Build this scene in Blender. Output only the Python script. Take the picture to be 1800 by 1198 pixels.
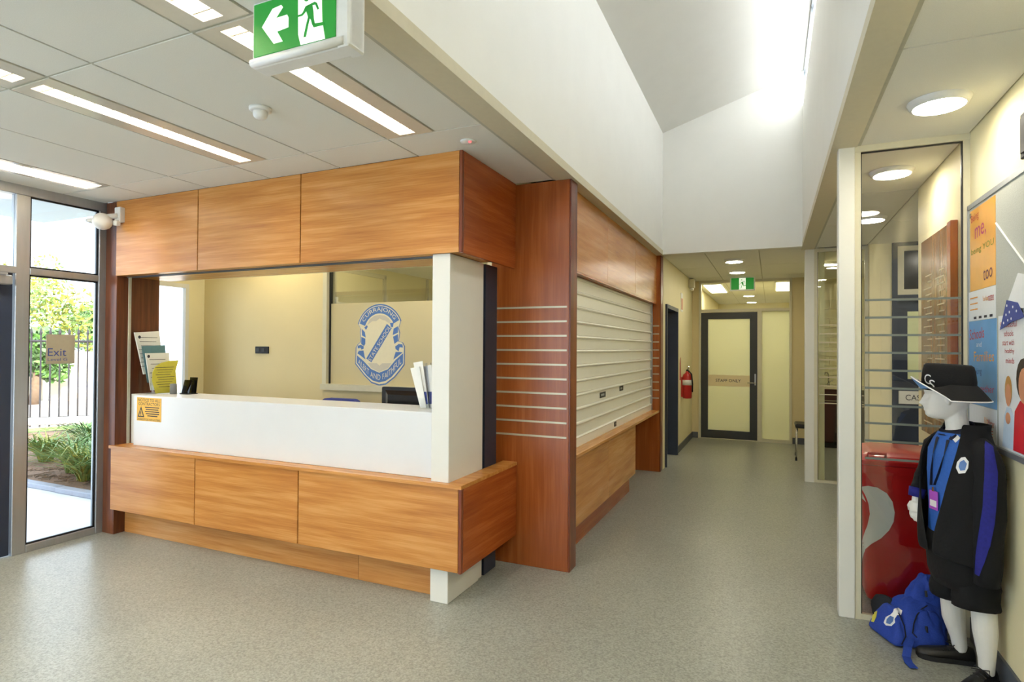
import bpy, bmesh, math, random
from mathutils import Vector, Matrix
random.seed(7)
for _o in list(bpy.data.objects): bpy.data.objects.remove(_o, do_unlink=True)
SC = bpy.context.scene
COL = SC.collection
# ------------------------------------------------------------------ camera
YAW, PITCH, ROLL, FPX, CAMH = .418098797, .0117087441, -.00617957996, 1027.46246, 1.53
_cy, _sy = math.cos(YAW), math.sin(YAW)
_F = Vector((-_sy*math.cos(PITCH), _cy*math.cos(PITCH), math.sin(PITCH)))
_r0 = Vector((_cy, _sy, 0)); _d0 = -_r0.cross(_F)
_R = math.cos(ROLL)*_r0 + math.sin(ROLL)*_d0
_D = -math.sin(ROLL)*_r0 + math.cos(ROLL)*_d0
cam = bpy.data.cameras.new('camera'); cam.sensor_fit = 'HORIZONTAL'; cam.sensor_width = 36.0
cam.lens = FPX*36.0/1800.0; cam.clip_start = .02; cam.clip_end = 300
camo = bpy.data.objects.new('camera', cam); COL.objects.link(camo)
camo.matrix_world = Matrix(((_R.x, -_D.x, -_F.x, 0), (_R.y, -_D.y, -_F.y, 0), (_R.z, -_D.z, -_F.z, CAMH), (0, 0, 0, 1)))
SC.camera = camo
# ------------------------------------------------------------------ sky, sun, exposure
W = bpy.data.worlds.new('sky'); SC.world = W; W.use_nodes = True
bg = W.node_tree.nodes['Background']
bg.inputs[0].default_value = (.70, .85, 1.0, 1); bg.inputs[1].default_value = 2.5
sun = bpy.data.lights.new('sun', 'SUN'); sun.energy = 12.0; sun.angle = .12; sun.color = (1, .965, .90)
suno = bpy.data.objects.new('sun', sun); COL.objects.link(suno)
suno.rotation_euler = Vector((-.80, .38, -.50)).to_track_quat('-Z', 'Y').to_euler()
VS = SC.view_settings
VS.view_transform = 'Standard'; VS.look = 'None'; VS.gamma = 1; VS.use_curve_mapping = False
VS.exposure = 0.88
TROFFER, DOWNLIGHT = 20.0, 36.0          # strengths of the room's lamps
# ------------------------------------------------------------------ materials
MATS = {}
def lin(c):
    f = lambda v: v/12.92 if v <= .04045 else ((v+.055)/1.055)**2.4
    return tuple(f(v/255.0) for v in c) + (1,)
def newmat(name):
    m = bpy.data.materials.new(name); m.use_nodes = True
    nt = m.node_tree; b = nt.nodes['Principled BSDF']; MATS[name] = m
    return m, nt, b
def nd(nt, t, **k):
    n = nt.nodes.new(t)
    for a, v in k.items(): setattr(n, a, v)
    return n
def ramp(nt, fac, stops):
    r = nd(nt, 'ShaderNodeValToRGB'); e = r.color_ramp.elements
    while len(e) < len(stops): e.new(.5)
    for i, (p, c) in enumerate(stops): e[i].position = p; e[i].color = c
    nt.links.new(fac, r.inputs[0]); return r
def plain(name, rgb, rough=.5, metal=0, var=.05, scale=30, bump=0, spec=.5, stretch=None, coat=0):
    """principled colour with a little procedural mottling"""
    m, nt, b = newmat(name); c = lin(rgb)
    tc = nd(nt, 'ShaderNodeTexCoord'); no = nd(nt, 'ShaderNodeTexNoise'); no.inputs['Scale'].default_value = scale
    no.inputs['Detail'].default_value = 4
    src = tc.outputs['Object']
    if stretch:
        mp = nd(nt, 'ShaderNodeMapping'); mp.inputs['Scale'].default_value = stretch
        nt.links.new(src, mp.inputs[0]); src = mp.outputs[0]
    nt.links.new(src, no.inputs['Vector'])
    lo = tuple(v*(1-var) for v in c[:3])+(1,); hi = tuple(min(1, v*(1+var)) for v in c[:3])+(1,)
    r = ramp(nt, no.outputs['Fac'], [(.3, lo), (.7, hi)])
    nt.links.new(r.outputs[0], b.inputs['Base Color'])
    b.inputs['Roughness'].default_value = rough; b.inputs['Metallic'].default_value = metal
    b.inputs['Specular IOR Level'].default_value = spec
    if coat: b.inputs['Coat Weight'].default_value = coat; b.inputs['Coat Roughness'].default_value = .12
    if bump:
        bp = nd(nt, 'ShaderNodeBump'); bp.inputs['Strength'].default_value = bump; bp.inputs['Distance'].default_value = .004
        nt.links.new(no.outputs['Fac'], bp.inputs['Height']); nt.links.new(bp.outputs[0], b.inputs['Normal'])
    return m
def wood(name, axis, dark, mid, light, rough=.27):
    m, nt, b = newmat(name)
    tc = nd(nt, 'ShaderNodeTexCoord'); oi = nd(nt, 'ShaderNodeObjectInfo')
    ml = nd(nt, 'ShaderNodeMath', operation='MULTIPLY'); ml.inputs[1].default_value = 37.0
    nt.links.new(oi.outputs['Random'], ml.inputs[0])
    ad = nd(nt, 'ShaderNodeVectorMath', operation='ADD')
    nt.links.new(tc.outputs['Object'], ad.inputs[0]); nt.links.new(ml.outputs[0], ad.inputs[1])
    def mp(s_long, s_cross):
        n = nd(nt, 'ShaderNodeMapping'); s = [s_cross]*3; s['XYZ'.index(axis)] = s_long
        n.inputs['Scale'].default_value = s; nt.links.new(ad.outputs[0], n.inputs[0]); return n
    m1, m2, m3 = mp(.5, 2.6), mp(2.2, 75), mp(1.3, 20)
    n1 = nd(nt, 'ShaderNodeTexNoise'); n1.inputs['Scale'].default_value = 1.0; n1.inputs['Detail'].default_value = 2
    nt.links.new(m1.outputs[0], n1.inputs['Vector'])
    # contour rings of a smooth field: cathedral figure
    mu = nd(nt, 'ShaderNodeMath', operation='MULTIPLY'); mu.inputs[1].default_value = 26
    nt.links.new(n1.outputs['Fac'], mu.inputs[0])
    sn = nd(nt, 'ShaderNodeMath', operation='SINE'); nt.links.new(mu.outputs[0], sn.inputs[0])
    n2 = nd(nt, 'ShaderNodeTexNoise'); n2.inputs['Scale'].default_value = 2.0; n2.inputs['Detail'].default_value = 6
    nt.links.new(m2.outputs[0], n2.inputs['Vector'])
    n3 = nd(nt, 'ShaderNodeTexNoise'); n3.inputs['Scale'].default_value = 1.2; n3.inputs['Detail'].default_value = 3
    nt.links.new(m3.outputs[0], n3.inputs['Vector'])
    a1 = nd(nt, 'ShaderNodeMath', operation='MULTIPLY_ADD'); a1.inputs[1].default_value = .045
    nt.links.new(sn.outputs[0], a1.inputs[0]); nt.links.new(n3.outputs['Fac'], a1.inputs[2])
    a2 = nd(nt, 'ShaderNodeMath', operation='MULTIPLY_ADD'); a2.inputs[1].default_value = .55
    nt.links.new(n2.outputs['Fac'], a2.inputs[0]); nt.links.new(a1.outputs[0], a2.inputs[2])
    r = ramp(nt, a2.outputs[0], [(.46, lin(dark)), (.78, lin(mid)), (1.0, lin(light))])
    nt.links.new(r.outputs[0], b.inputs['Base Color'])
    b.inputs['Roughness'].default_value = rough
    bp = nd(nt, 'ShaderNodeBump'); bp.inputs['Strength'].default_value = .04; bp.inputs['Distance'].default_value = .002
    nt.links.new(n2.outputs['Fac'], bp.inputs['Height']); nt.links.new(bp.outputs[0], b.inputs['Normal'])
    return m
def emit(name, rgb, s):
    m, nt, b = newmat(name)
    b.inputs['Base Color'].default_value = lin(rgb); b.inputs['Emission Color'].default_value = lin(rgb)
    b.inputs['Emission Strength'].default_value = s; b.inputs['Roughness'].default_value = .5
    return m
def pane(name, tint=(1, 1, 1), refl=1.0, rough=.0):
    """thin window glass: clear, with Fresnel reflection"""
    m = bpy.data.materials.new(name); m.use_nodes = True; nt = m.node_tree; nt.nodes.clear(); MATS[name] = m
    o = nd(nt, 'ShaderNodeOutputMaterial'); t = nd(nt, 'ShaderNodeBsdfTransparent'); g = nd(nt, 'ShaderNodeBsdfGlossy')
    t.inputs[0].default_value = tuple(tint)+(1,); g.inputs['Roughness'].default_value = rough
    fr = nd(nt, 'ShaderNodeFresnel'); fr.inputs[0].default_value = 1.5
    mu = nd(nt, 'ShaderNodeMath', operation='MULTIPLY'); mu.inputs[1].default_value = refl
    mx = nd(nt, 'ShaderNodeMixShader')
    nt.links.new(fr.outputs[0], mu.inputs[0]); nt.links.new(mu.outputs[0], mx.inputs[0])
    nt.links.new(t.outputs[0], mx.inputs[1]); nt.links.new(g.outputs[0], mx.inputs[2]); nt.links.new(mx.outputs[0], o.inputs[0])
    return m
def film(name, rgb, clear=.25, refl=.5):
    """frosted translucent film on glass"""
    m = bpy.data.materials.new(name); m.use_nodes = True; nt = m.node_tree; nt.nodes.clear(); MATS[name] = m
    o = nd(nt, 'ShaderNodeOutputMaterial'); tl = nd(nt, 'ShaderNodeBsdfTranslucent'); df = nd(nt, 'ShaderNodeBsdfPrincipled')
    c = lin(rgb); tl.inputs[0].default_value = c; df.inputs['Base Color'].default_value = c; df.inputs['Roughness'].default_value = .3
    tr = nd(nt, 'ShaderNodeBsdfTransparent'); m1 = nd(nt, 'ShaderNodeMixShader'); m2 = nd(nt, 'ShaderNodeMixShader')
    m1.inputs[0].default_value = refl; m2.inputs[0].default_value = clear
    nt.links.new(tl.outputs[0], m1.inputs[1]); nt.links.new(df.outputs[0], m1.inputs[2])
    nt.links.new(m1.outputs[0], m2.inputs[1]); nt.links.new(tr.outputs[0], m2.inputs[2]); nt.links.new(m2.outputs[0], o.inputs[0])
    return m
WD, WM, WL = (178, 112, 50), (202, 138, 68), (216, 156, 88)
wood('wood_x', 'X', WD, WM, WL); wood('wood_y', 'Y', WD, WM, WL)
wood('wood_y_red', 'Y', (148, 68, 26), (166, 82, 32), (182, 98, 42))
wood('wood_z', 'Z', (148, 74, 28), (164, 86, 35), (178, 100, 44))
wood('wood_edge', 'Z', (80, 30, 14), (118, 52, 24), (140, 70, 34), .3)
wood('wood_kick', 'X', (186, 120, 60), (208, 146, 80), (220, 162, 98))
wood('wood_jamb', 'Z', (70, 34, 20), (104, 56, 32), (124, 72, 42), .35)
wood('wood_honour', 'Z', (96, 62, 28), (136, 92, 46), (156, 112, 62), .2)
plain('tile_white', (228, 227, 218), .9, var=.035, scale=260, bump=.12, spec=.2)
plain('grid_grey', (188, 186, 168), .6)
plain('edge_trim', (214, 206, 180), .6, var=.02)
plain('slab_grey', (120, 118, 110), .9)
plain('paint_white', (243, 242, 236), .55, var=.012, scale=4)
plain('paint_cream', (236, 226, 184), .6, var=.015, scale=4)
plain('paint_beige', (222, 206, 158), .6, var=.015, scale=4)
plain('laminate', (226, 228, 229), .3, var=.01, scale=6)
plain('post_white', (229, 228, 220), .35, var=.012, scale=6)
plain('alu', (176, 180, 184), .38, metal=.75, var=.04, scale=40, stretch=(1, 1, .1))
plain('alu_dark', (96, 102, 108), .45, metal=.6, var=.04)
plain('frame_pale', (214, 208, 182), .45, var=.02)
plain('strip_metal', (206, 196, 168), .35, metal=.35, var=.03)
plain('glass_strip', (116, 122, 114), .7, var=.03)
plain('navy', (42, 52, 72), .4, var=.06, scale=8)
plain('charcoal', (58, 60, 62), .45, var=.05, scale=8)
plain('skirting', (88, 92, 100), .5, var=.04)
plain('shutter', (240, 238, 222), .32, var=.012, scale=8)
plain('black', (18, 18, 20), .45, var=.1)
plain('black_gloss', (22, 22, 25), .2, var=.1)
plain('rubber', (26, 26, 28), .7, var=.1)
plain('grey_plastic', (122, 124, 124), .4)
plain('white_plastic', (232, 232, 228), .35, var=.02)
plain('paper', (238, 238, 232), .7, var=.02, scale=12)
plain('paper_teal', (92, 132, 140), .6, var=.05)
plain('paper_yellow', (206, 196, 74), .7, var=.04)
plain('ink', (48, 50, 60), .7)
plain('ink_blue', (58, 74, 148), .6)
plain('chair_blue', (64, 74, 150), .8, var=.1, scale=200, bump=.2)
plain('sign_tan', (172, 162, 140), .55, var=.03)
plain('notice_amber', (236, 182, 62), .5, var=.03)
plain('crest_blue', (84, 122, 184), .4, var=.02)
plain('crest_grey', (206, 198, 178), .5, var=.02)
plain('crest_cream', (232, 222, 188), .5, var=.02)
plain('sign_green_flat', (30, 140, 60), .5)
plain('red_paint', (190, 26, 26), .3, var=.04, coat=.3)
plain('bin_red', (186, 14, 18), .28, var=.05, scale=5, coat=.3)
plain('bin_graphic', (216, 220, 212), .35, var=.02)
plain('tile_glaze', (228, 222, 180), .2, var=.02, scale=3)
plain('cupboard', (62, 48, 46), .35, var=.06)
plain('chrome', (205, 205, 205), .12, metal=1)
plain('mannequin', (232, 230, 224), .38, var=.012, scale=10)
plain('jacket', (9, 9, 12), .9, var=.18, scale=60, bump=.35)
plain('jacket_blue', (26, 30, 128), .8, var=.12, scale=80, bump=.3)
plain('shirt_blue', (48, 102, 190), .75, var=.07, scale=90, bump=.3)
plain('shirt_dark', (22, 26, 52), .8, var=.1, scale=90)
plain('hat_black', (10, 10, 12), .9, var=.15, scale=150, bump=.3)
plain('hat_lining', (116, 160, 214), .8, var=.05, scale=100)
plain('piping', (236, 236, 236), .6)
plain('leather', (22, 20, 19), .38, var=.15, scale=80, bump=.2)
plain('lanyard', (20, 22, 40), .6)
plain('card_purple', (176, 84, 200), .35, var=.05)
plain('bag_blue', (28, 62, 158), .75, var=.12, scale=160, bump=.35)
plain('bag_dark', (20, 22, 28), .8, var=.12, scale=100)
plain('board_felt', (184, 186, 178), .95, var=.06, scale=160, bump=.3, spec=.1)
plain('poster_orange', (232, 164, 34), .3, var=.10, scale=5)
plain('poster_blue', (86, 158, 218), .35, var=.10, scale=6)
plain('poster_white', (232, 236, 240), .35, var=.02)
plain('ink_red', (190, 48, 56), .5)
plain('ink_magenta', (186, 58, 120), .5)
plain('ink_purple', (106, 46, 84), .5)
plain('ink_green', (122, 140, 30), .5)
plain('ink_orange', (236, 158, 50), .5)
plain('ink_white', (236, 238, 244), .5)
plain('print_skin', (214, 150, 112), .5, var=.08, scale=20)
plain('print_hair', (190, 142, 76), .5, var=.1, scale=40)
plain('print_darkhair', (50, 36, 30), .5)
plain('print_red', (206, 30, 44), .5)
plain('print_shirt', (196, 216, 236), .5, var=.06, scale=16)
plain('concrete', (206, 208, 210), .85, var=.06, scale=7, bump=.1)
plain('kerb', (150, 154, 164), .85, var=.08, scale=20)
plain('mulch', (112, 88, 70), .95, var=.35, scale=40, bump=.8)
plain('gravel', (186, 172, 158), .95, var=.08, scale=12)
plain('lawn', (120, 148, 70), .95, var=.25, scale=60, bump=.6)
plain('leaf_a', (82, 124, 52), .5, var=.2, scale=14)
plain('leaf_b', (112, 142, 76), .5, var=.2, scale=14)
plain('leaf_c', (140, 142, 52), .6, var=.2, scale=14)
plain('leaf_d', (74, 104, 62), .6, var=.25, scale=14)
plain('bark', (96, 78, 60), .9, var=.2, scale=20, bump=.6)
plain('fence_black', (38, 34, 38), .5)
plain('wall_out', (196, 186, 164), .85, var=.04, scale=5)
plain('soffit_out', (206, 212, 214), .8, var=.02)
pane('glass'); pane('acrylic', (.96, .98, .98), 1.0); pane('glass_tint', (.96, .98, .94), 1.0)
pane('plastic_sleeve', (.93, .94, .97), 1.3, .15)
film('frost', (244, 234, 200), .08); film('skylight_frost', (252, 252, 252), .0, .06); film('frost_green', (240, 242, 218), .05); film('frost_door', (232, 238, 190), .0, .9); film('band_film', (252, 240, 206), .0, .65)
emit('tube', (255, 252, 247), TROFFER); emit('tube_office', (255, 246, 224), 6.0); emit('disc', (255, 247, 226), DOWNLIGHT)
emit('exit_white', (246, 255, 240), .32); emit('exit_green', (30, 140, 48), .22); emit('led_red', (255, 70, 70), 2.0)
def floor_mat():
    m, nt, b = newmat('vinyl')
    tc = nd(nt, 'ShaderNodeTexCoord')
    n1 = nd(nt, 'ShaderNodeTexNoise'); n1.inputs['Scale'].default_value = 95; n1.inputs['Detail'].default_value = 5; n1.inputs['Roughness'].default_value = .7
    n2 = nd(nt, 'ShaderNodeTexNoise'); n2.inputs['Scale'].default_value = 1.3; n2.inputs['Detail'].default_value = 3
    for n in (n1, n2): nt.links.new(tc.outputs['Object'], n.inputs['Vector'])
    r1 = ramp(nt, n1.outputs['Fac'], [(.30, lin((112, 114, 104))), (.5, lin((150, 152, 141))), (.70, lin((176, 178, 169)))])
    r2 = ramp(nt, n2.outputs['Fac'], [(.3, (.93, .93, .93, 1)), (.7, (1.05, 1.05, 1.05, 1))])
    mx = nd(nt, 'ShaderNodeMixRGB', blend_type='MULTIPLY'); mx.inputs[0].default_value = 1
    nt.links.new(r1.outputs[0], mx.inputs[1]); nt.links.new(r2.outputs[0], mx.inputs[2])
    nt.links.new(mx.outputs[0], b.inputs['Base Color'])
    rr = nd(nt, 'ShaderNodeMapRange'); rr.inputs[3].default_value = .29; rr.inputs[4].default_value = .36
    nt.links.new(n2.outputs['Fac'], rr.inputs[0]); nt.links.new(rr.outputs[0], b.inputs['Roughness'])
    b.inputs['Specular IOR Level'].default_value = .45
floor_mat()
# ------------------------------------------------------------------ mesh helpers
WLOC = {}          # object -> world location of its origin
def props(o, label=None, cat=None, group=None, kind=None):
    for k, v in (('label', label), ('category', cat), ('group', group), ('kind', kind)):
        if v: o[k] = v
    return o
def thing(name, loc, label, cat, group=None):
    o = bpy.data.objects.new(name, None); COL.objects.link(o); o.empty_display_size = .1
    o.location = loc; WLOC[o] = Vector(loc)
    return props(o, label, cat, group)
class MB:
    def __init__(s): s.bm = bmesh.new()
    def box(s, x0, x1, y0, y1, z0, z1, bev=0, seg=1):
        r = bmesh.ops.create_cube(s.bm, size=1); v = r['verts']
        bmesh.ops.scale(s.bm, vec=(abs(x1-x0), abs(y1-y0), abs(z1-z0)), verts=v)
        bmesh.ops.translate(s.bm, vec=((x0+x1)/2, (y0+y1)/2, (z0+z1)/2), verts=v)
        if bev:
            es = list({e for q in v for e in q.link_edges})
            bmesh.ops.bevel(s.bm, geom=es, offset=bev, segments=seg, affect='EDGES', profile=.5)
        return s
    def prism(s, pts, d, axis='Y', flip=False):
        """2-D outline -> prism along axis between d[0] and d[1]; (u,v) = (x,z) for Y, (y,z) for X, (x,y) for Z"""
        f = {'Y': lambda u, v, w: (u, w, v), 'X': lambda u, v, w: (w, u, v), 'Z': lambda u, v, w: (u, v, w)}[axis]
        a = [s.bm.verts.new(f(u, v, d[0])) for u, v in pts]; b = [s.bm.verts.new(f(u, v, d[1])) for u, v in pts]
        n = len(pts)
        s.bm.faces.new(a); s.bm.faces.new(b[::-1])
        for i in range(n): s.bm.faces.new((a[i], b[i], b[(i+1) % n], a[(i+1) % n]))
        return s
    def tube(s, pts, r, n=10, caps=True):
        pts = [Vector(p) for p in pts]; rs = r if isinstance(r, (list, tuple)) else [r]*len(pts)
        rings = []; up = None
        for i, p in enumerate(pts):
            t = (pts[min(i+1, len(pts)-1)]-pts[max(i-1, 0)]).normalized()
            if up is None:
                up = Vector((0, 0, 1)) if abs(t.z) < .9 else Vector((1, 0, 0))
            a = t.cross(up).normalized(); up = a.cross(t).normalized()
            rings.append([s.bm.verts.new(p+rs[i]*(math.cos(2*math.pi*k/n)*a+math.sin(2*math.pi*k/n)*up)) for k in range(n)])
        for q, w in zip(rings, rings[1:]):
            for k in range(n): s.bm.faces.new((q[k], q[(k+1) % n], w[(k+1) % n], w[k]))
        if caps: s.bm.faces.new(rings[0][::-1]); s.bm.faces.new(rings[-1])
        return s
    def loft(s, rings, closed=True, caps=True):
        """rings: lists of equal length of points"""
        vs = [[s.bm.verts.new(p) for p in r] for r in rings]; n = len(vs[0])
        for q, w in zip(vs, vs[1:]):
            for k in range(n if closed else n-1): s.bm.faces.new((q[k], q[(k+1) % n], w[(k+1) % n], w[k]))
        if caps and closed: s.bm.faces.new(vs[0][::-1]); s.bm.faces.new(vs[-1])
        return s
    def lathe(s, prof, c, n=24):
        """profile of (radius, z) turned about the vertical through c"""
        rings = [[(c[0]+r*math.cos(2*math.pi*k/n), c[1]+r*math.sin(2*math.pi*k/n), c[2]+z) for k in range(n)] for r, z in prof]
        return s.loft(rings)
    def ball(s, c, r, u=14, v=8, sc=(1, 1, 1)):
        q = bmesh.ops.create_uvsphere(s.bm, u_segments=u, v_segments=v, radius=r)['verts']
        bmesh.ops.scale(s.bm, vec=sc, verts=q); bmesh.ops.translate(s.bm, vec=c, verts=q); return s
    def quad(s, *p): s.bm.faces.new([s.bm.verts.new(q) for q in p]); return s
    def xf(s, M): bmesh.ops.transform(s.bm, matrix=M, verts=s.bm.verts); return s
    def build(s, name, mat, parent=None, smooth=False, recalc=True, label=None, kind=None):
        if recalc: bmesh.ops.recalc_face_normals(s.bm, faces=s.bm.faces)
        vs = s.bm.verts
        lo = [min(v.co[i] for v in vs) for i in range(3)]; hi = [max(v.co[i] for v in vs) for i in range(3)]
        o0 = Vector(((lo[0]+hi[0])/2, (lo[1]+hi[1])/2, lo[2]))
        bmesh.ops.translate(s.bm, vec=-o0, verts=vs)
        me = bpy.data.meshes.new(name); s.bm.to_mesh(me); s.bm.free()
        me.materials.append(MATS[mat])
        if smooth: me.polygons.foreach_set('use_smooth', [True]*len(me.polygons))
        o = bpy.data.objects.new(name, me); COL.objects.link(o); WLOC[o] = o0
        if parent is not None: o.parent = parent; o.location = o0-WLOC[parent]
        else: o.location = o0
        if label: o['label'] = label
        if kind: o['kind'] = kind
        return o
def autosmooth(o, ang=35):
    me = o.data
    me.polygons.foreach_set('use_smooth', [True]*len(me.polygons))
    bm = bmesh.new(); bm.from_mesh(me)
    for e in bm.edges:
        if len(e.link_faces) == 2 and e.calc_face_angle(0) > math.radians(ang): e.smooth = False
    bm.to_mesh(me); bm.free(); return o
def B(name, mat, x0, x1, y0, y1, z0, z1, parent=None, bev=0, kind=None, label=None):
    return MB().box(x0, x1, y0, y1, z0, z1, bev).build(name, mat, parent, kind=kind, label=label)
def copy_tree(o, loc=None, parent=None):
    c = o.copy(); COL.objects.link(c)
    if parent is not None: c.parent = parent
    if loc is not None: c.location = loc
    for ch in list(o.children): copy_tree(ch, None, c)
    WLOC[c] = Vector(c.location)
    return c
def bake(o):
    """replace an object's mesh by its modifier result"""
    dg = bpy.context.evaluated_depsgraph_get(); e = o.evaluated_get(dg)
    me = bpy.data.meshes.new_from_object(e); o.modifiers.clear(); o.data = me; return o
# ---- lettering
_txt = {}
def text_verts(s, spacing=1.0):
    key = (s, spacing)
    if key in _txt: return _txt[key]
    cu = bpy.data.curves.new('t', 'FONT'); cu.body = s; cu.size = 1; cu.resolution_u = 3; cu.space_character = spacing
    cu.fill_mode = 'FRONT'
    to = bpy.data.objects.new('t', cu); COL.objects.link(to)
    dg = bpy.context.evaluated_depsgraph_get(); me = bpy.data.meshes.new_from_object(to.evaluated_get(dg))
    vs = [(v.co.x, v.co.y) for v in me.vertices]; fs = [tuple(p.vertices) for p in me.polygons]
    bpy.data.objects.remove(to); bpy.data.curves.remove(cu); bpy.data.meshes.remove(me)
    if vs:
        x0 = min(v[0] for v in vs); x1 = max(v[0] for v in vs); y0 = min(v[1] for v in vs); y1 = max(v[1] for v in vs)
        vs = [((x-x0)/max(x1-x0, 1e-6), (y-y0)/max(y1-y0, 1e-6)) for x, y in vs]
    _txt[key] = (vs, fs, (x1-x0)/max(y1-y0, 1e-6)); return _txt[key]
def text_into(mb, s, place, spacing=1.0):
    """place(u,v) maps the lettering's unit box to a point"""
    vs, fs, _ = text_verts(s, spacing); q = [mb.bm.verts.new(place(u, v)) for u, v in vs]
    for f in fs:
        try: mb.bm.faces.new([q[i] for i in f])
        except ValueError: pass
    return mb
def text_Y(mb, s, x0, x1, z0, z1, y, slant=0):      # reads from -Y
    return text_into(mb, s, lambda u, v: (x0+(x1-x0)*u+slant*(v-.5), y, z0+(z1-z0)*v))
def text_wall_right(mb, s, y0, y1, z0, z1, x, rise=0):   # on a wall facing -X; y0 (far) is the left of the word
    return text_into(mb, s, lambda u, v: (x, y0+(y1-y0)*u, z0+(z1-z0)*v+rise*u))
def lettering(mb, name, mat, parent): return mb.build(name, mat, parent, recalc=False)
# ================================================================== the setting
S = 'structure'
CZ = 2.70
B('floor', 'vinyl', -5.06, 2.5, -2.2, 16.2, -.10, 0, kind=S)
# ceiling: slab above a lay-in grid, open over the light well
mb = MB()
mb.box(-5.45, -1.30, -2.2, 9.1, 2.86, 2.95); mb.box(.38, 2.5, -2.2, 11.1, 2.86, 2.95); mb.box(-1.45, .38, 7.45, 16.2, 2.86, 2.95)
ceil = mb.build('ceiling', 'slab_grey', kind=S)
LX = [-5.03, -4.43, -3.81, -3.195, -2.585, -1.98, -1.385]      # grid lines across
LY = [-2.17, -.93, .29, 1.495, 2.715, 3.92]
RX = [.46, .975]
RY = [-2.17, -.93, .29, 1.495, 2.68, 3.87, 5.05, 6.25, 7.54]
FIXX = {0: (-4.74, -4.43), 2: (-3.81+.62, -2.89), 4: (-1.98, -1.67)}
def tile(x0, x1, y0, y1): 
    g = .006
    B('ceiling_tile', 'tile_white', x0+g, x1-g, y0+g, y1-g, CZ, CZ+.018, ceil)
FIX = {0: [(-4.74, -4.43)], 3: [(-3.195, -2.89)], 5: [(-1.98, -1.67)]}
for j in range(len(LY)-1):
    for i in range(len(LX)-1):
        x0, x1, y0, y1 = LX[i], LX[i+1], LY[j], min(LY[j+1], 3.03) if LX[i] < -1.9 else LY[j+1]
        if j == 4 and i == 5: y1 = 3.82
        fx = FIX.get(i, []) if j < 4 else []
        if fx:
            a, b_ = fx[0]
            if a-x0 > .05: tile(x0, a, y0, y1)
            if x1-b_ > .05: tile(b_, x1, y0, y1)
        else: tile(x0, x1, y0, y1)
for y0, y1 in zip(RY, RY[1:]):
    tile(RX[0], RX[1], y0, y1)
for y0, y1 in zip(RY[6:], RY[7:]):
    tile(.975, 1.6, y0, y1); tile(1.6, 2.4, y0, y1)
for x0, x1 in ((-1.26, -.75), (-.75, -.14), (-.14, .5)):           # corridor end
    for y0, y1 in ((7.45, 8.8), (8.8, 10.0), (10.0, 10.56)): tile(x0, x1, y0, y1)
    for y0, y1 in ((10.66, 12), (12, 13.4), (13.4, 14.8), (14.8, 16.1)): tile(x0, x1, y0, y1)
for x0, x1 in ((.5, 1.1), (1.1, 1.7), (1.7, 2.4)): tile(x0, x1, 7.66, 10.9)     # kitchenette
for y0, y1 in ((3.5, 4.1), (4.2, 5.4), (5.4, 6.6), (6.6, 7.8), (7.8, 9.0)):     # office rooms
    for x0, x1 in ((-5.4, -4.43), (-4.43, -3.81), (-3.81, -3.195), (-3.195, -2.585), (-2.585, -1.98), (-1.98, -1.45)):
        if y0 < 4 and x1 > -1.9: continue
        tile(max(x0, -5.2) if y0 < 4 else x0, x1, y0, y1)
mb = MB()                                                      # T bars above the joints
for x in LX[1:]: mb.box(x-.012, x+.012, -2.17, 3.03 if x < -1.5 else 3.82, CZ+.006, CZ+.03)
for x in (-4.74, -2.89, -1.67): mb.box(x-.006, x+.006, -2.17, 2.72, CZ+.006, CZ+.03)
for y in LY[:-1]: mb.box(-5.03, -1.385, y-.012, y+.012, CZ+.004, CZ+.03)
for y in RY: mb.box(.46, .975 if y < 5.2 else 2.4, y-.012, y+.012, CZ+.006, CZ+.03)
for x in (.975, 1.6): mb.box(x-.012, x+.012, 5.08, 7.5, CZ+.006, CZ+.03)
for x in (-.75, -.14): mb.box(x-.012, x+.012, 7.46, 10.54, CZ+.006, CZ+.03); mb.box(x-.012, x+.012, 10.66, 16.1, CZ+.006, CZ+.03)
mb.build('ceiling_grid', 'grid_grey', ceil)
# plain edges of the light well with a shadow-line trim
B('ceiling_edge', 'edge_trim', -1.372, -1.235, -2.17, 7.45, CZ-.006, CZ+.05, ceil)
B('ceiling_edge_trim', 'grid_grey', -1.392, -1.372, -2.17, 3.82, CZ-.002, CZ+.03, ceil)
B('ceiling_edge', 'edge_trim', .315, .448, -2.17, 7.62, CZ-.006, CZ+.05, ceil)
B('ceiling_edge_trim', 'grid_grey', .448, .466, -2.17, 7.6, CZ-.002, CZ+.03, ceil)
# light well
B('wall_well_left', 'paint_white', -1.33, -1.24, -2.2, 7.47, CZ+.0, 4.26, kind=S)
B('wall_well_right', 'paint_white', .32, .38, -2.2, 7.47, CZ+.0, 4.30, kind=S)
B('wall_well_end', 'paint_white', -1.24, .32, 7.38, 7.47, CZ+.0, 4.70, kind=S)
B('wall_well_back', 'paint_white', -1.24, .32, -2.2, -2.1, CZ+.0, 4.70, kind=S)
MB().prism([(-1.5, 4.13), (.62, 4.80), (.62, 4.95), (-1.5, 4.28)], (-2.4, 7.6)).build('ceiling_well', 'paint_white', kind=S)
w = MB()
for y in [-2.15+i*1.36 for i in range(8)]: w.box(.33, .37, y-.02, y+.02, 4.30, 4.71)
w.box(.33, .37, -2.17, 7.39, 4.30, 4.335); w.box(.33, .37, -2.17, 7.39, 4.665, 4.71)
w5 = w.build('window_1', 'alu', kind=S)
for i in range(7): B('pane', 'skylight_frost', .348, .352, -2.13+i*1.36, -.81+i*1.36, 4.335, 4.665, w5)
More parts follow.
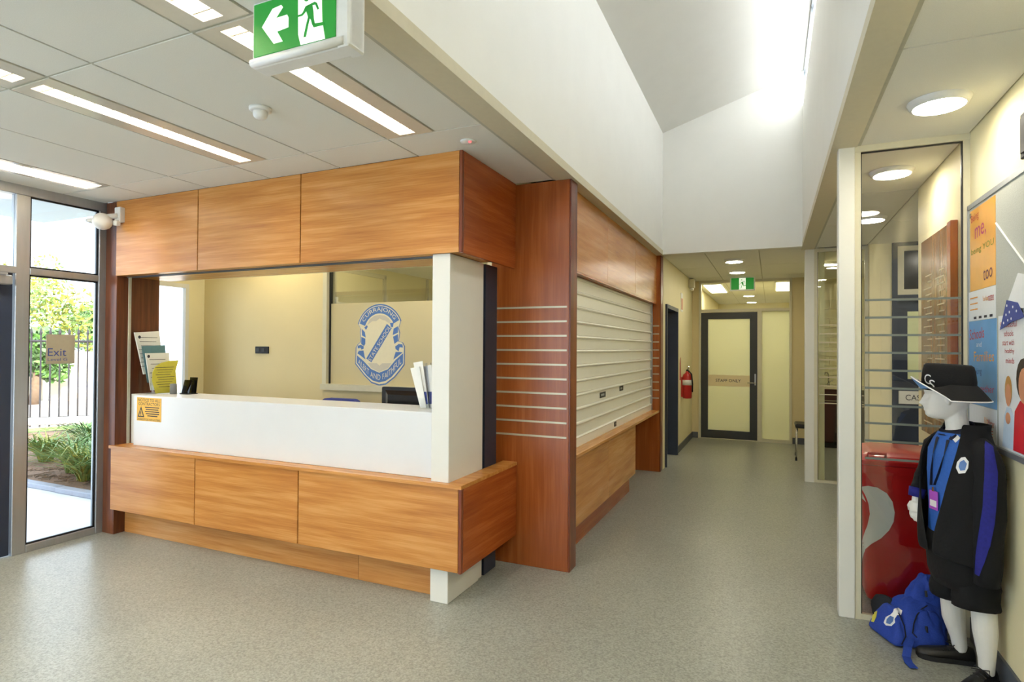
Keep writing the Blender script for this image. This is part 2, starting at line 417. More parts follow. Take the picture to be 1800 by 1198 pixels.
# outside walls and partitions
B('wall_right', 'paint_cream', .975, 1.075, -2.2, 5.08, 0, 2.86, kind=S)
B('baseboard_right', 'skirting', .962, .975, -2.1, 3.835, 0, .12, kind=S)
B('wall_alcove_return', 'paint_cream', 1.075, 2.4, 4.98, 5.08, 0, 2.86, kind=S)
B('wall_alcove_right', 'paint_cream', 2.4, 2.5, 4.98, 11.0, 0, 2.86, kind=S)
mb = MB().box(.99, 1.20, 7.52, 7.62, 0, 2.86).box(2.10, 2.4, 7.52, 7.62, 0, 2.86).box(1.20, 2.10, 7.52, 7.62, 2.70, 2.86)
mb.build('wall_alcove_far', 'paint_cream', kind=S)
B('wall_kitchen_left', 'paint_cream', .50, .56, 7.66, 10.9, 0, 2.86, kind=S)
tw = B('wall_kitchen_far', 'paint_cream', .50, 2.4, 10.9, 11.0, 0, 2.86, kind=S)
mb = MB().box(-1.3, 1.0, -2.3, -2.2, 0, 2.86).box(-5.06, -1.3, -2.3, -2.2, 2.66, 2.86); mb.build('wall_back', 'paint_cream', kind=S)
w = MB()
for x in (-5.06, -3.85, -2.6, -1.36): w.box(x, x+.06, -2.28, -2.22, 0, 2.66)
w.box(-5.0, -1.3, -2.28, -2.22, 0, .06).box(-5.0, -1.3, -2.28, -2.22, 2.08, 2.13).box(-5.0, -1.3, -2.28, -2.22, 2.61, 2.66)
w = w.build('window_8', 'alu', kind=S)
for x in (-5.0, -3.79, -2.54): B('pane', 'glass', x, x+1.18, -2.253, -2.247, .06, 2.61, w)
mb = MB().box(-1.37, -1.26, 7.56, 7.72, 0, 2.86).box(-1.37, -1.26, 8.72, 10.55, 0, 2.86).box(-1.37, -1.26, 7.72, 8.72, 2.10, 2.86)
mb.build('wall_corridor_left', 'paint_cream', kind=S)
B('baseboard_corridor', 'skirting', -1.26, -1.248, 8.80, 10.55, 0, .10, kind=S)
mb = MB().box(-1.37, -1.15, 10.55, 10.65, 0, 2.86).box(.30, .52, 10.55, 10.65, 0, 2.86).box(-1.15, .30, 10.55, 10.65, 2.70, 2.86)
mb.build('wall_end', 'paint_beige', kind=S)
B('baseboard_end', 'skirting', -1.248, -1.16, 10.538, 10.55, 0, .10, kind=S)
B('baseboard_end_right', 'skirting', .31, .50, 10.538, 10.55, 0, .10, kind=S)
# corridor behind the staff door
mb = MB().box(-1.37, -1.27, 10.65, 16.2, 0, 2.86).box(.50, .60, 11.0, 16.2, 0, 2.86).box(-1.27, .5, 16.1, 16.2, 0, 2.86)
mb.build('wall_staff_corridor', 'paint_cream', kind=S)
# office behind the counter, and the room behind its crest window
mb = MB().box(-5.30, -5.20, 3.46, 3.50, 0, 2.86).box(-5.30, -5.20, 3.92, 4.20, 0, 2.86).box(-5.30, -5.20, 3.50, 3.92, 2.13, 2.86).box(-5.30, -5.20, 3.50, 3.92, 0, .55)
mb.build('wall_office_left', 'paint_cream', kind=S)
B('wall_office_nib', 'paint_cream', -5.30, -5.0, 3.40, 3.46, 0, 2.86, kind=S)
mb = MB().box(-5.2, -3.67, 4.10, 4.20, 0, 2.86).box(-3.67, -1.99, 4.10, 4.20, 0, 1.15).box(-3.67, -1.99, 4.10, 4.20, 2.66, 2.86).box(-1.99, -1.67, 4.10, 4.20, 0, 2.86)
mb.build('wall_office_far', 'paint_beige', kind=S)
mb = MB().box(-5.5, -5.4, 4.2, 9.1, 0, 2.86).box(-5.4, -1.45, 9.0, 9.1, 0, 2.86).box(-5.4, -5.3, 4.15, 4.2, 0, 2.86)
mb.build('wall_back_room', 'paint_cream', kind=S)
mb = MB().box(-5.4, -5.37, 7.3, 7.36, 1.0, 2.6).box(-5.4, -5.37, 5.6, 7.36, 2.56, 2.62).box(-5.4, -5.37, 8.52, 8.56, 1.0, 2.68)
mb.build('trim_1', 'frame_pale', kind=S)
B('wall_servery', 'paint_cream', -1.76, -1.67, 4.20, 7.56, 0, 2.86, kind=S)
# office floor (indoors, same vinyl)
# ------------------------------------------------------------------ entrance glazing (window wall)
GX0, GX1 = -5.09, -5.02
w = MB()
def bar(y0, y1, z0, z1, x0=GX0, x1=GX1): w.box(x0, x1, y0, y1, z0, z1, .004)
bar(-2.2, 3.05, 2.63, 2.72); bar(2.41, 2.50, 0, 2.63); bar(2.985, 3.05, 0, 2.63)
bar(2.50, 2.985, 2.05, 2.10); bar(2.50, 2.985, 0, .055); bar(2.42, -2.2, 2.05, 2.10)
bar(1.36, 1.44, 0, 2.63); bar(.2, .26, 0, 2.63); bar(-1.0, -.94, 0, 2.63); bar(-2.2, -2.14, 0, 2.63)
bar(-2.2, 1.36, 0, .055); bar(-2.2, 1.36, 1.0, 1.05)
win = w.build('window_2', 'alu', kind=S)
bz = MB()
for y0, y1, z0, z1 in ((2.50, 2.985, .055, 2.05), (2.50, 2.985, 2.10, 2.63)):    # black glazing gasket
    bz.box(-5.05, -5.035, y0, y0+.012, z0, z1); bz.box(-5.05, -5.035, y1-.012, y1, z0, z1); bz.box(-5.05, -5.035, y0, y1, z0, z0+.012); bz.box(-5.05, -5.035, y0, y1, z1-.012, z1)
bz.build('gasket', 'black', win)
for y0, y1, z0, z1 in ((2.50, 2.985, .055, 2.05), (2.50, 2.985, 2.10, 2.63), (1.44, 2.41, 2.10, 2.63), (.26, 1.36, .055, 2.63), (-.94, .2, .055, 2.63), (-2.14, -1.0, .055, 2.63)):
    B('pane', 'glass', -5.054, -5.048, y0, y1, z0, z1, win)
d1 = MB().box(-5.08, -5.035, 1.45, 1.56, .01, 2.05).box(-5.08, -5.035, 2.28, 2.40, .01, 2.05).box(-5.08, -5.035, 1.56, 2.28, 1.94, 2.05).box(-5.08, -5.035, 1.56, 2.28, .01, .16).box(-5.075, -5.04, 1.56, 2.28, .16, 1.94).build('door_1', 'navy', kind=S)
dc = MB().box(-5.035, -4.985, 2.02, 2.38, 1.96, 2.03, .008).build('door_closer', 'alu', d1)
B('closer_arm', 'alu', -4.985, -4.97, 2.1, 2.34, 2.03, 2.045, dc)
# ------------------------------------------------------------------ office window
w = MB().box(-5.24, -5.185, 3.50, 3.54, .55, 2.13).box(-5.24, -5.185, 3.885, 3.92, .55, 2.13).box(-5.24, -5.185, 3.54, 3.885, 2.09, 2.13).box(-5.24, -5.185, 3.54, 3.885, .55, .59)
w = w.build('window_3', 'post_white', kind=S); B('pane', 'glass', -5.222, -5.216, 3.54, 3.885, .59, 2.09, w)
# ------------------------------------------------------------------ crest window in the office wall
w = MB().box(-3.67, -3.625, 4.085, 4.215, 1.15, 2.66).box(-2.03, -1.99, 4.085, 4.215, 1.15, 2.66).box(-3.67, -1.99, 4.06, 4.215, 1.15, 1.20).box(-3.67, -1.99, 4.085, 4.215, 2.62, 2.66)
cw = w.build('window_4', 'frame_pale', kind=S)
B('gasket', 'black', -3.626, -3.612, 4.12, 4.15, 1.20, 2.62, cw)
B('pane', 'glass_tint', -3.612, -2.03, 4.135, 4.141, 1.20, 2.62, cw)
B('frosted_film', 'frost', -3.612, -2.03, 4.131, 4.1335, 1.20, 1.915, cw)
# ------------------------------------------------------------------ near glass screen (beside the mannequin)
p = MB().box(.352, .436, 3.85, 3.935, 0, CZ, .006, 2).build('trim_2', 'post_white', kind=S)
w = MB().box(.436, .466, 3.86, 3.90, 0, 2.665).box(.945, .975, 3.86, 3.90, 0, 2.665).box(.436, .975, 3.855, 3.905, 2.665, CZ+.004).box(.466, .945, 3.865, 3.895, 0, .03)
w = w.build('window_5', 'frame_pale', kind=S)
g = MB().box(.466, .472, 3.872, 3.888, .03, 2.665).box(.939, .945, 3.872, 3.888, .03, 2.665).box(.466, .945, 3.872, 3.888, 2.659, 2.665)
g.build('gasket', 'black', w)
B('pane', 'glass', .472, .939, 3.878, 3.884, .03, 2.659, w)
SLOTZ = [1.815-.1*i for i in range(10)]
for z in SLOTZ: B('vision_strip', 'glass_strip', .488, .937, 3.8755, 3.878, z-.006, z+.006, w)
# ------------------------------------------------------------------ far glass screen (kitchenette)
B('trim_3', 'post_white', .352, .45, 7.60, 7.68, 0, CZ, kind=S)
w = MB().box(.45, .485, 7.61, 7.65, 0, 2.66).box(.955, .99, 7.61, 7.65, 0, 2.66).box(.45, .99, 7.605, 7.655, 2.66, CZ).box(.485, .955, 7.61, 7.65, 0, .03)
w = w.build('window_6', 'frame_pale', kind=S)
B('gasket', 'black', .485, .491, 7.62, 7.64, .03, 2.66, w)
B('pane', 'glass_tint', .491, .955, 7.627, 7.633, .03, 2.66, w)
for z in SLOTZ: B('vision_strip', 'strip_metal', .50, .95, 7.6245, 7.627, z-.006, z+.006, w)
# ------------------------------------------------------------------ staff door, side light and top light
w = MB().box(-1.15, -1.115, 10.53, 10.66, 0, CZ).box(.265, .30, 10.53, 10.66, 0, CZ).box(-1.115, .265, 10.53, 10.66, 2.165, 2.21).box(-.215, -.15, 10.53, 10.66, 0, 2.165).box(-1.115, .265, 10.53, 10.66, 2.66, CZ).box(-.15, .265, 10.53, 10.66, 0, .05)
w = w.build('window_7', 'frame_pale', kind=S)
B('pane', 'glass_tint', -1.115, .265, 10.59, 10.596, 2.21, 2.66, w)
B('frosted_pane', 'frost_green', -.15, .265, 10.575, 10.581, .05, 2.165, w)
d = MB().box(-1.113, -1.0, 10.55, 10.595, .012, 2.155).box(-.335, -.218, 10.55, 10.595, .012, 2.155).box(-1.0, -.335, 10.55, 10.595, 2.045, 2.155).box(-1.0, -.335, 10.55, 10.595, .012, .15)
d2 = d.build('door_2', 'charcoal', kind=S)
B('frosted_pane', 'frost_green', -1.0, -.335, 10.570, 10.576, .15, 2.045, d2)
B('clear_band', 'band_film', -1.0, -.335, 10.567, 10.5695, .90, 1.09, d2)
lettering(text_Y(MB(), 'STAFF ONLY', -.875, -.475, .972, 1.022, 10.566), 'lettering', 'ink', d2)
B('lock_plate', 'alu', -.262, -.238, 10.543, 10.55, .93, 1.12, d2)
MB().tube([(-.25, 10.545, .97), (-.25, 10.50, .97), (-.255, 10.495, .97), (-.37, 10.495, .97)], .010).build('handle', 'chrome', d2, True)
# ------------------------------------------------------------------ doorway in the corridor wall
fr = MB().box(-1.40, -1.235, 7.72, 7.76, 0, 2.10).box(-1.40, -1.235, 8.68, 8.72, 0, 2.10).box(-1.40, -1.235, 7.72, 8.72, 2.06, 2.11)
d3 = fr.build('door_3', 'navy', kind=S)
lf = B('door_leaf', 'navy', -2.28, -1.40, 8.63, 8.67, .01, 2.05, d3)
B('lock_plate', 'alu', -1.45, -1.43, 8.62, 8.63, .92, 1.14, lf)
MB().tube([(-1.47, 8.63, 1.0), (-1.47, 8.59, 1.0), (-1.58, 8.59, 1.0)], .009).build('handle', 'chrome', lf, True)
# ------------------------------------------------------------------ navy door at the end of the alcove
fr = MB().box(1.20, 1.25, 7.49, 7.60, 0, 2.70).box(2.05, 2.10, 7.49, 7.60, 0, 2.70).box(1.25, 2.05, 7.49, 7.60, 2.06, 2.13).box(1.25, 2.05, 7.49, 7.60, 2.66, 2.70)
d4 = fr.build('door_4', 'navy', kind=S)
B('door_leaf', 'navy', 1.25, 2.05, 7.53, 7.57, .01, 2.06, d4)
tf = MB().box(1.25, 1.31, 7.50, 7.59, 2.13, 2.66).box(1.99, 2.05, 7.50, 7.59, 2.13, 2.66).box(1.31, 1.99, 7.50, 7.59, 2.13, 2.19).box(1.31, 1.99, 7.50, 7.59, 2.61, 2.66)
tf = tf.build('top_light_frame', 'frame_pale', d4)
B('pane', 'black_gloss', 1.31, 1.99, 7.555, 7.56, 2.19, 2.61, tf)
B('glass_strip', 'frost_door', 1.345, 1.56, 7.522, 7.531, 1.22, 1.95, d4)
cp = B('name_plate', 'post_white', 1.262, 1.66, 7.522, 7.531, .95, 1.09, d4)
lettering(text_Y(MB(), 'CAS', 1.325, 1.46, .99, 1.05, 7.521), 'lettering', 'ink', d4)
# ------------------------------------------------------------------ kitchenette wall tiles
tp = None
for r in range(9):
    for c in range(6):
        x0 = .56+.31*c-(.155 if r % 2 else 0); x1 = min(x0+.305, 2.398); x0 = max(x0, .56)
        z0 = .96+.155*r
        MB().box(x0+.003, x1, 10.888, 10.90, z0, z0+.149, .003).build('wall_tile', 'tile_glaze', tw)
# ================================================================== reception counter
FY = 3.015           # front face of bench and bulkhead
rc = thing('reception_counter', (-3.3, 3.3, 0), 'long reception counter clad in orange timber with a white upstand', 'counter')
JX = [-4.885, -3.905, -2.905, -1.675]
for i in range(3):
    B('front_panel', 'wood_x', JX[i]+(.004 if i else 0), JX[i+1]-.004, FY, FY+.022, .207, .700, rc, .0025)
MB().box(-4.885, -1.69, FY+.018, FY+.03, .207, .70).build('groove_backing', 'wood_edge', rc)
B('corner_trim', 'wood_edge', -1.676, -1.655, FY-.002, FY+.022, .205, .7005, rc, .002)
B('side_panel', 'wood_y_red', -1.677, -1.655, FY+.022, 3.818, .205, .7005, rc, .002)
mb = MB().prism([(-4.895, FY-.012), (-1.652, FY-.012), (-1.652, 3.818), (-1.7615, 3.818), (-1.7615, 3.044), (-1.886, 3.044), (-1.886, 3.25), (-4.895, 3.25)], (.7005, .722), 'Z')
mb.build('ledge', 'wood_x', rc)
mb = MB().box(-4.885, -1.89, FY+.03, 3.13, .207, .225).box(-1.76, -1.68, FY+.03, 3.80, .207, .225); mb.build('underside', 'wood_edge', rc)
B('kickboard', 'wood_kick', -4.87, -2.485, 3.125, 3.145, 0, .207, rc)
B('kickboard', 'wood_kick', -2.482, -1.89, 3.125, 3.145, 0, .207, rc)
up = B('upstand', 'laminate', -4.745, -1.885, 3.105, 3.46, .722, 1.128, rc, .003)
B('upstand_end', 'post_white', -4.868, -4.745, 3.165, 3.46, .722, 1.128, rc)
B('cabinet_back', 'laminate', -4.868, -1.90, 3.145, 3.46, 0, .70, rc)
pl = thing('pillar', (-1.82, 3.24, 0), 'square white pillar rising through the corner of the reception counter', 'pillar')
B('shaft', 'post_white', -1.885, -1.762, 3.045, 3.445, 0, 2.095, pl, .003)
B('rear_flange', 'post_white', -1.885, -1.775, 3.465, 3.515, 0, 2.095, pl)
B('recess', 'grey_plastic', -1.885, -1.785, 3.445, 3.465, 0, 2.095, pl)
ip = B('infill_panel', 'navy', -1.87, -1.768, 3.535, 3.715, 0, 2.095)
props(ip, 'narrow dark blue upright panel between the white pillar and the timber column', 'panel')
# ------------------------------------------------------------------ bulkhead over the counter
bh = thing('bulkhead', (-3.3, 3.3, 2.09), 'long orange timber bulkhead above the reception counter, joined to the ceiling', 'bulkhead')
JH = [-4.873, -3.92, -2.92, -1.69]
for i in range(3):
    B('fascia_panel', 'wood_x', JH[i]+(.004 if i else 0), JH[i+1]-.004, FY+.012, FY+.034, 2.095, CZ, bh, .002)
B('groove_backing', 'wood_edge', -4.872, -1.70, FY+.03, FY+.045, 2.097, CZ, bh)
B('corner_trim', 'wood_edge', -1.692, -1.672, FY+.010, FY+.034, 2.093, CZ, bh, .002)
B('side_panel', 'wood_y_red', -1.694, -1.672, FY+.034, 3.818, 2.093, CZ, bh, .002)
B('soffit', 'wood_x', -4.87, -1.694, FY+.034, 3.48, 2.097, 2.115, bh)
B('back_face', 'paint_cream', -4.87, -1.9, 3.48, 3.50, 2.097, CZ, bh)
tr = MB().box(-4.87, -1.89, 3.115, 3.128, 2.090, 2.10).box(-4.87, -1.89, 3.150, 3.163, 2.090, 2.10); tr.build('shutter_slot_edge', 'alu_dark', bh)
jp = thing('jamb_panel', (-4.93, 3.24, 0), 'tall dark timber side panel with a metal shutter channel beside the entrance glazing', 'panel')
MB().box(-5.015, -4.872, 3.035, 3.40, 0, CZ, .002).build('panel', 'wood_jamb', jp)
B('guide_channel', 'grid_grey', -4.874, -4.862, 3.13, 3.150, .722, 2.095, jp)
# ================================================================== timber columns with inlaid strips
def slat_column(x0, x1, y0, y1, label, sx0, sx1):
    t = thing('timber_column', ((x0+x1)/2, (y0+y1)/2, 0), label, 'column')
    B('panel', 'wood_z', x0, x1-.012, y0, y1, 0, CZ-.006, t, .002)
    B('edge_lipping', 'wood_edge', x1-.012, x1, y0-.0015, y1, 0, CZ-.006, t, .002)
    for z in SLOTZ: B('metal_strip', 'strip_metal', sx0, sx1, y0-.003, y0+.004, z-.0065, z+.0065, t)
    return t
slat_column(-1.862, -1.258, 3.82, 3.96, 'wide reddish timber column with ten metal strips beside the white pillar', -1.82, -1.285)
slat_column(-1.66, -1.262, 7.41, 7.56, 'narrow reddish timber column with ten short metal strips beyond the roller shutter', -1.395, -1.285)
# ================================================================== servery hatch
sv = thing('servery_counter', (-1.39, 5.7, 0), 'timber servery counter with panelled front under the roller shutter', 'counter')
B('countertop', 'wood_y', -1.66, -1.278, 3.962, 7.408, .738, .765, sv, .003)
B('front_panel', 'wood_y', -1.34, -1.32, 3.962, 5.098, .205, .738, sv, .002)
B('front_panel', 'wood_y', -1.34, -1.32, 5.102, 6.22, .205, .738, sv, .002)
B('carcass', 'wood_z', -1.455, -1.342, 3.965, 6.218, .205, .738, sv)
B('kickboard', 'wood_y_red', -1.455, -1.395, 3.962, 6.26, 0, .205, sv)
sb = thing('bulkhead', (-1.39, 5.7, 2.09), 'short timber bulkhead over the roller shutter, three panels', 'bulkhead')
for y0, y1 in ((3.962, 5.028), (5.032, 6.178), (6.182, 7.408)): B('fascia_panel', 'wood_y', -1.34, -1.318, y0, y1, 2.10, CZ-.006, sb, .002)
B('lower_edge', 'wood_y_red', -1.455, -1.316, 3.962, 7.408, 2.085, 2.10, sb)
B('core', 'wood_edge', -1.455, -1.342, 3.962, 7.408, 2.10, CZ-.006, sb)
rs = thing('roller_shutter', (-1.38, 5.7, .765), 'closed cream roller shutter between the two timber columns', 'shutter')
def slat_profile(z0, z1):
    x = -1.385
    return [(x, z0), (x, z1-.026), (x+.011, z1-.020), (x+.014, z1-.012), (x+.011, z1-.004), (x, z1), (x-.008, z1), (x-.008, z0)]
zs = [.845, .955, 1.07, 1.18, 1.29, 1.405, 1.52, 1.63, 1.745, 1.86, 1.975, 2.088]
for a, b_ in zip(zs, zs[1:]):
    o = MB().prism(slat_profile(a+.001, b_-.001), (3.985, 7.385), 'Y').build('slat', 'shutter', rs); autosmooth(o, 25)
MB().prism([(-1.385, .766), (-1.372, .766), (-1.372, .83), (-1.368, .838), (-1.378, .845), (-1.393, .845), (-1.393, .766)], (3.985, 7.385), 'Y').build('bottom_rail', 'shutter', rs)
MB().box(-1.41, -1.362, 3.962, 3.985, .765, 2.085).build('guide', 'alu', rs); MB().box(-1.41, -1.362, 7.385, 7.408, .765, 2.085).build('guide', 'alu', rs)
for y0, y1, z in ((5.03, 5.22, 1.115), (5.76, 5.91, 1.13)):
    bd = B('badge', 'black', -1.386, -1.382, y0, y1, z-.024, z+.024, rs)
    MB().box(-1.383, -1.3805, y0+.03, y1-.05, z-.008, z+.010).build('badge_mark', 'alu', bd)
lk = B('lock', 'black', -1.374, -1.366, 5.50, 5.565, .785, .828, rs); MB().box(-1.367, -1.364, 5.52, 5.545, .80, .815).build('lock_barrel', 'chrome', lk)
# ================================================================== ceiling lights
plain('tray', (214, 208, 192), .16, var=.02, spec=.8)
plain('louvre', (226, 214, 190), .25, var=.03, spec=.7)
def troffer(x0, x1, y0, y1, ow, label, group=None, mat='tube', z=CZ):
    cx = (x0+x1)/2; a, b_ = cx-ow/2, cx+ow/2; e = .035; g = .008
    t = thing('ceiling_light', (cx, (y0+y1)/2, z), label, 'ceiling light', group)
    m = MB().box(x0+g, a, y0+g, y1-g, z-.002, z+.012).box(b_, x1-g, y0+g, y1-g, z-.002, z+.012)
    m.box(a, b_, y0+g, y0+e, z-.002, z+.012).box(a, b_, y1-e, y1-g, z-.002, z+.012); m.build('tray', 'tray', t)
    m = MB().box(a-.006, a, y0+e-.01, y1-e+.01, z+.012, z+.085).box(b_, b_+.006, y0+e-.01, y1-e+.01, z+.012, z+.085)
    m.box(a, b_, y0+e-.01, y0+e-.004, z+.012, z+.085).box(a, b_, y1-e+.004, y1-e+.01, z+.012, z+.085).box(a-.006, b_+.006, y0+e-.01, y1-e+.01, z+.085, z+.092)
    m.build('housing', 'louvre', t)
    B('diffuser', mat, a+.004, b_-.004, y0+e+.03, y1-e-.02, z+.068, z+.08, t)
    n = 13; first = None
    for k in range(n):
        y = y0+e+.05+(y1-y0-2*e-.09)*k/(n-1)
        if first is None:
            mm = MB().prism([(y-.010, z+.034), (y-.003, z+.004), (y+.003, z+.004), (y+.010, z+.034)], (a, b_), 'X'); first = mm.build('louvre_blade', 'louvre', t); yf = y
        else:
            c = first.copy(); COL.objects.link(c); c.parent = t; c.location.y += y-yf
    if ow > .15: MB().box(cx-.003, cx+.003, y0+e, y1-e, z+.004, z+.034).build('louvre_spine', 'louvre', t)
    return t
rows = [(-2.17, -.93), (-.93, .29), (.29, 1.495), (1.495, 2.715)]
LBL = {0: 'wide square-celled fluorescent ceiling light beside the entrance glazing, %s',
       1: 'narrow louvred fluorescent ceiling light in the middle row, %s',
       2: 'narrow bright fluorescent ceiling light nearest the light well, %s'}
for ci, (x0, x1, ow) in enumerate(((-4.74, -4.43, .20), (-3.195, -2.89, .10), (-1.98, -1.67, .10))):
    for ri, (y0, y1) in enumerate(rows):
        w_ = ['fourth from the timber bulkhead', 'third from the timber bulkhead', 'second from the timber bulkhead', 'next to the timber bulkhead'][ri]
        troffer(x0, x1, y0, y1, ow, LBL[ci] % w_)
def panel_light(x0, x1, y0, y1, label):
    t = thing('ceiling_light', ((x0+x1)/2, (y0+y1)/2, CZ-.02), label, 'ceiling light'); z = CZ
    m = MB().box(x0, x1, y0, y0+.03, z-.02, z).box(x0, x1, y1-.03, y1, z-.02, z).box(x0, x0+.03, y0+.03, y1-.03, z-.02, z).box(x1-.03, x1, y0+.03, y1-.03, z-.02, z); m.build('frame', 'white_plastic', t)
    B('diffuser', 'tube_office', x0+.03, x1-.03, y0+.03, y1-.03, z-.028, z-.004, t)
panel_light(-4.42, -3.82, 5.42, 6.58, 'flat office ceiling panel light in the room behind the crest window, nearer the outer wall')
panel_light(-2.575, -1.99, 5.42, 6.58, 'flat office ceiling panel light in the room behind the crest window, nearer the corridor')
panel_light(-2.75, -2.25, 3.54, 4.06, 'small flat ceiling panel light over the desk behind the counter')
panel_light(-4.40, -3.90, 3.54, 4.06, 'small flat ceiling panel light over the brochure end of the counter')
panel_light(-1.15, -.80, 11.0, 12.6, 'flat ceiling panel light behind the staff door, along the left wall')
panel_light(.05, .40, 11.0, 12.6, 'flat ceiling panel light behind the staff door, along the right wall')
def downlight(x, y, label, group=None, r=.115):
    t = thing('downlight', (x, y, CZ), label, 'downlight', group)
    MB().lathe([(r-.012, -.030), (r, -.028), (r+.012, -.002), (r+.012, .0)], (x, y, CZ), 28).build('trim_ring', 'white_plastic', t, True)
    MB().lathe([(.002, -.036), (r*.6, -.035), (r-.012, -.031), (r-.012, -.012)], (x, y, CZ), 28).build('lens', 'disc', t, True)
    return t
for y, l in ((-1.5, 'round ceiling downlight over the noticeboard, farthest from the glass screen'), (.9, 'round ceiling downlight over the noticeboard, third from the glass screen'), (2.09, 'round ceiling downlight over the noticeboard, second from the glass screen'),
             (3.30, 'round glowing ceiling downlight above the mannequin, in front of the glass screen'), (4.48, 'round ceiling downlight just behind the glass screen, above the red bin')):
    downlight(.715, y, l)
downlight(.80, 6.0, 'round ceiling downlight in the alcove before the navy door')
downlight(1.7, 6.4, 'round ceiling downlight in the alcove above the navy door')
downlight(.70, 8.9, 'round ceiling downlight in the kitchenette behind the far glass')
downlight(1.6, 9.3, 'round ceiling downlight in the kitchenette over the sink bench')
downlight(-.45, 8.17, 'round corridor downlight at the edge of the light well')
downlight(-.47, 9.33, 'round corridor downlight in front of the hanging exit sign')
downlight(-.45, 12.1, 'round downlight behind the staff door, first beyond the top light')
downlight(-.45, 13.54, 'round downlight behind the staff door, second beyond the top light')
downlight(-.45, 15.4, 'round downlight behind the staff door, last before the end wall')
downlight(-2.3, 8.3, 'round downlight in the room beyond the open navy doorway')
# ================================================================== ceiling fittings
t = thing('smoke_detector', (-2.30, 2.11, CZ), 'white smoke detector on a ceiling tile', 'smoke detector')
MB().lathe([(.052, .0), (.052, -.012), (.044, -.016), (.04, -.016)], (-2.30, 2.11, CZ), 20).build('base', 'white_plastic', t, True)
MB().lathe([(.034, -.014), (.034, -.034), (.030, -.044), (.022, -.052), (.004, -.054)], (-2.30, 2.11, CZ), 20).build('chamber', 'white_plastic', t, True)
t = thing('emergency_light', (-1.574, 2.914, CZ), 'small round emergency light with red indicator near the bulkhead corner', 'emergency light')
MB().lathe([(.045, .0), (.045, -.004), (.036, -.010), (.004, -.014)], (-1.574, 2.914, CZ), 20).build('housing', 'white_plastic', t, True)
MB().ball((-1.553, 2.895, CZ-.011), .008).build('indicator', 'led_red', t, True)
# exit signs
def fuv(x, y):
    u = (x-225)/1145.0; return u, (915-325*u-y)/650.0
ARROW = [fuv(*q) for q in ((350, 535), (505, 300), (630, 250), (655, 275), (555, 412), (715, 365), (735, 400), (735, 515), (575, 575), (655, 690), (525, 727))]
DOORQ = [fuv(*q) for q in ((868, 105), (1188, 5), (1200, 420), (1240, 630), (910, 722), (875, 600))]
MANQ = [[(1010, 250), (1060, 225), (1105, 205), (1130, 215), (1160, 285), (1140, 295), (1110, 235), (1070, 245), (1085, 330), (1090, 400), (1105, 460), (1225, 440), (1230, 470), (1090, 505), (1070, 470), (1055, 420), (1035, 400), (1010, 500), (985, 620), (955, 630), (985, 500), (1015, 390), (990, 320)],
        [(1040, 235), (980, 262), (940, 340), (920, 358), (865, 375), (865, 392), (930, 375), (955, 352), (1000, 300)]]
def exit_sign(name, x0, x1, y, z0, z1, label, arrow=True):
    t = thing(name, ((x0+x1)/2, y+.03, z0), label, 'exit sign')
    fx0, fx1, fz0, fz1 = x0+.012, x1-.055, z0+.035, z1-.012
    MB().box(x0, x1, y, y+.07, z0, z1, .008, 2).box(x1-.05, x1+.0, y-.006, y+.076, z0-.003, z1, .006).build('housing', 'white_plastic', t)
    MB().tube([(x0+.006, y-.004, z0+.014), (x1-.02, y-.004, z0+.014)], .014, 10).build('lamp_cover', 'white_plastic', t, True)
    f = B('sign_face', 'exit_green', fx0, fx1, y-.004, y, fz0, fz1, t)
    P_ = lambda uv: (fx0+(fx1-fx0)*uv[0], fz0+(fz1-fz0)*uv[1])
    if arrow: MB().prism([P_(q) for q in ARROW], (y-.0055, y-.004)).build('arrow', 'exit_white', f)
    MB().prism([P_(q) for q in DOORQ], (y-.0055, y-.004)).build('doorway_symbol', 'exit_white', f)
    m = MB()
    for poly in MANQ: m.prism([P_(fuv(*q)) for q in poly], (y-.0075, y-.0055))
    hc = P_(fuv(990, 165)); m.prism([(hc[0]+.010*math.cos(a*.5236), hc[1]+.010*math.sin(a*.5236)) for a in range(12)], (y-.0075, y-.0055))
    m.build('running_figure', 'exit_green', f); return t
exit_sign('exit_sign', -1.622, -1.205, 1.45, 2.475, CZ+.0, 'green and white exit sign with arrow and running figure hanging near the troffers')
t = thing('exit_sign', (-.43, 10.2, 2.5), 'small green exit sign hanging in the corridor before the staff door', 'exit sign')
B('housing', 'white_plastic', -.625, -.245, 10.17, 10.23, 2.478, CZ, t, .006)
f = B('sign_face', 'exit_green', -.605, -.265, 10.165, 10.17, 2.50, 2.685, t)
B('doorway_symbol', 'exit_white', -.485, -.385, 10.162, 10.165, 2.50, 2.685, f)
m = MB()
for poly in MANQ: m.prism([(-.485+.10*(q[0]-868)/330., 2.515+.15*(640-q[1])/560.) for q in poly], (10.16, 10.162))
m.prism([(-.445+.009*math.cos(a*.5236), 2.655+.009*math.sin(a*.5236)) for a in range(12)], (10.16, 10.162)); m.build('running_figure', 'exit_green', f)
# emergency flood / camera on the bulkhead
t = thing('security_camera', (-4.80, 2.98, 2.46), 'white ball security camera on a bracket at the left end of the bulkhead', 'camera')
MB().box(-4.835, -4.765, 2.985, 3.028, 2.52, 2.64, .006, 2).build('bracket', 'white_plastic', t)
MB().tube([(-4.80, 2.99, 2.57), (-4.83, 2.95, 2.56), (-4.86, 2.92, 2.55)], .020, 10).build('arm', 'white_plastic', t, True)
hd = MB().ball((-4.868, 2.915, 2.515), .070, 20, 12, (1, 1, .95)).build('head', 'white_plastic', t, True)
MB().tube([(-4.91, 2.87, 2.515), (-4.945, 2.84, 2.515)], [.024, .014], 12).build('lens_hood', 'white_plastic', hd, True)
MB().box(-4.82, -4.775, 2.965, 3.0, 2.49, 2.53, .004).build('clamp', 'white_plastic', t)
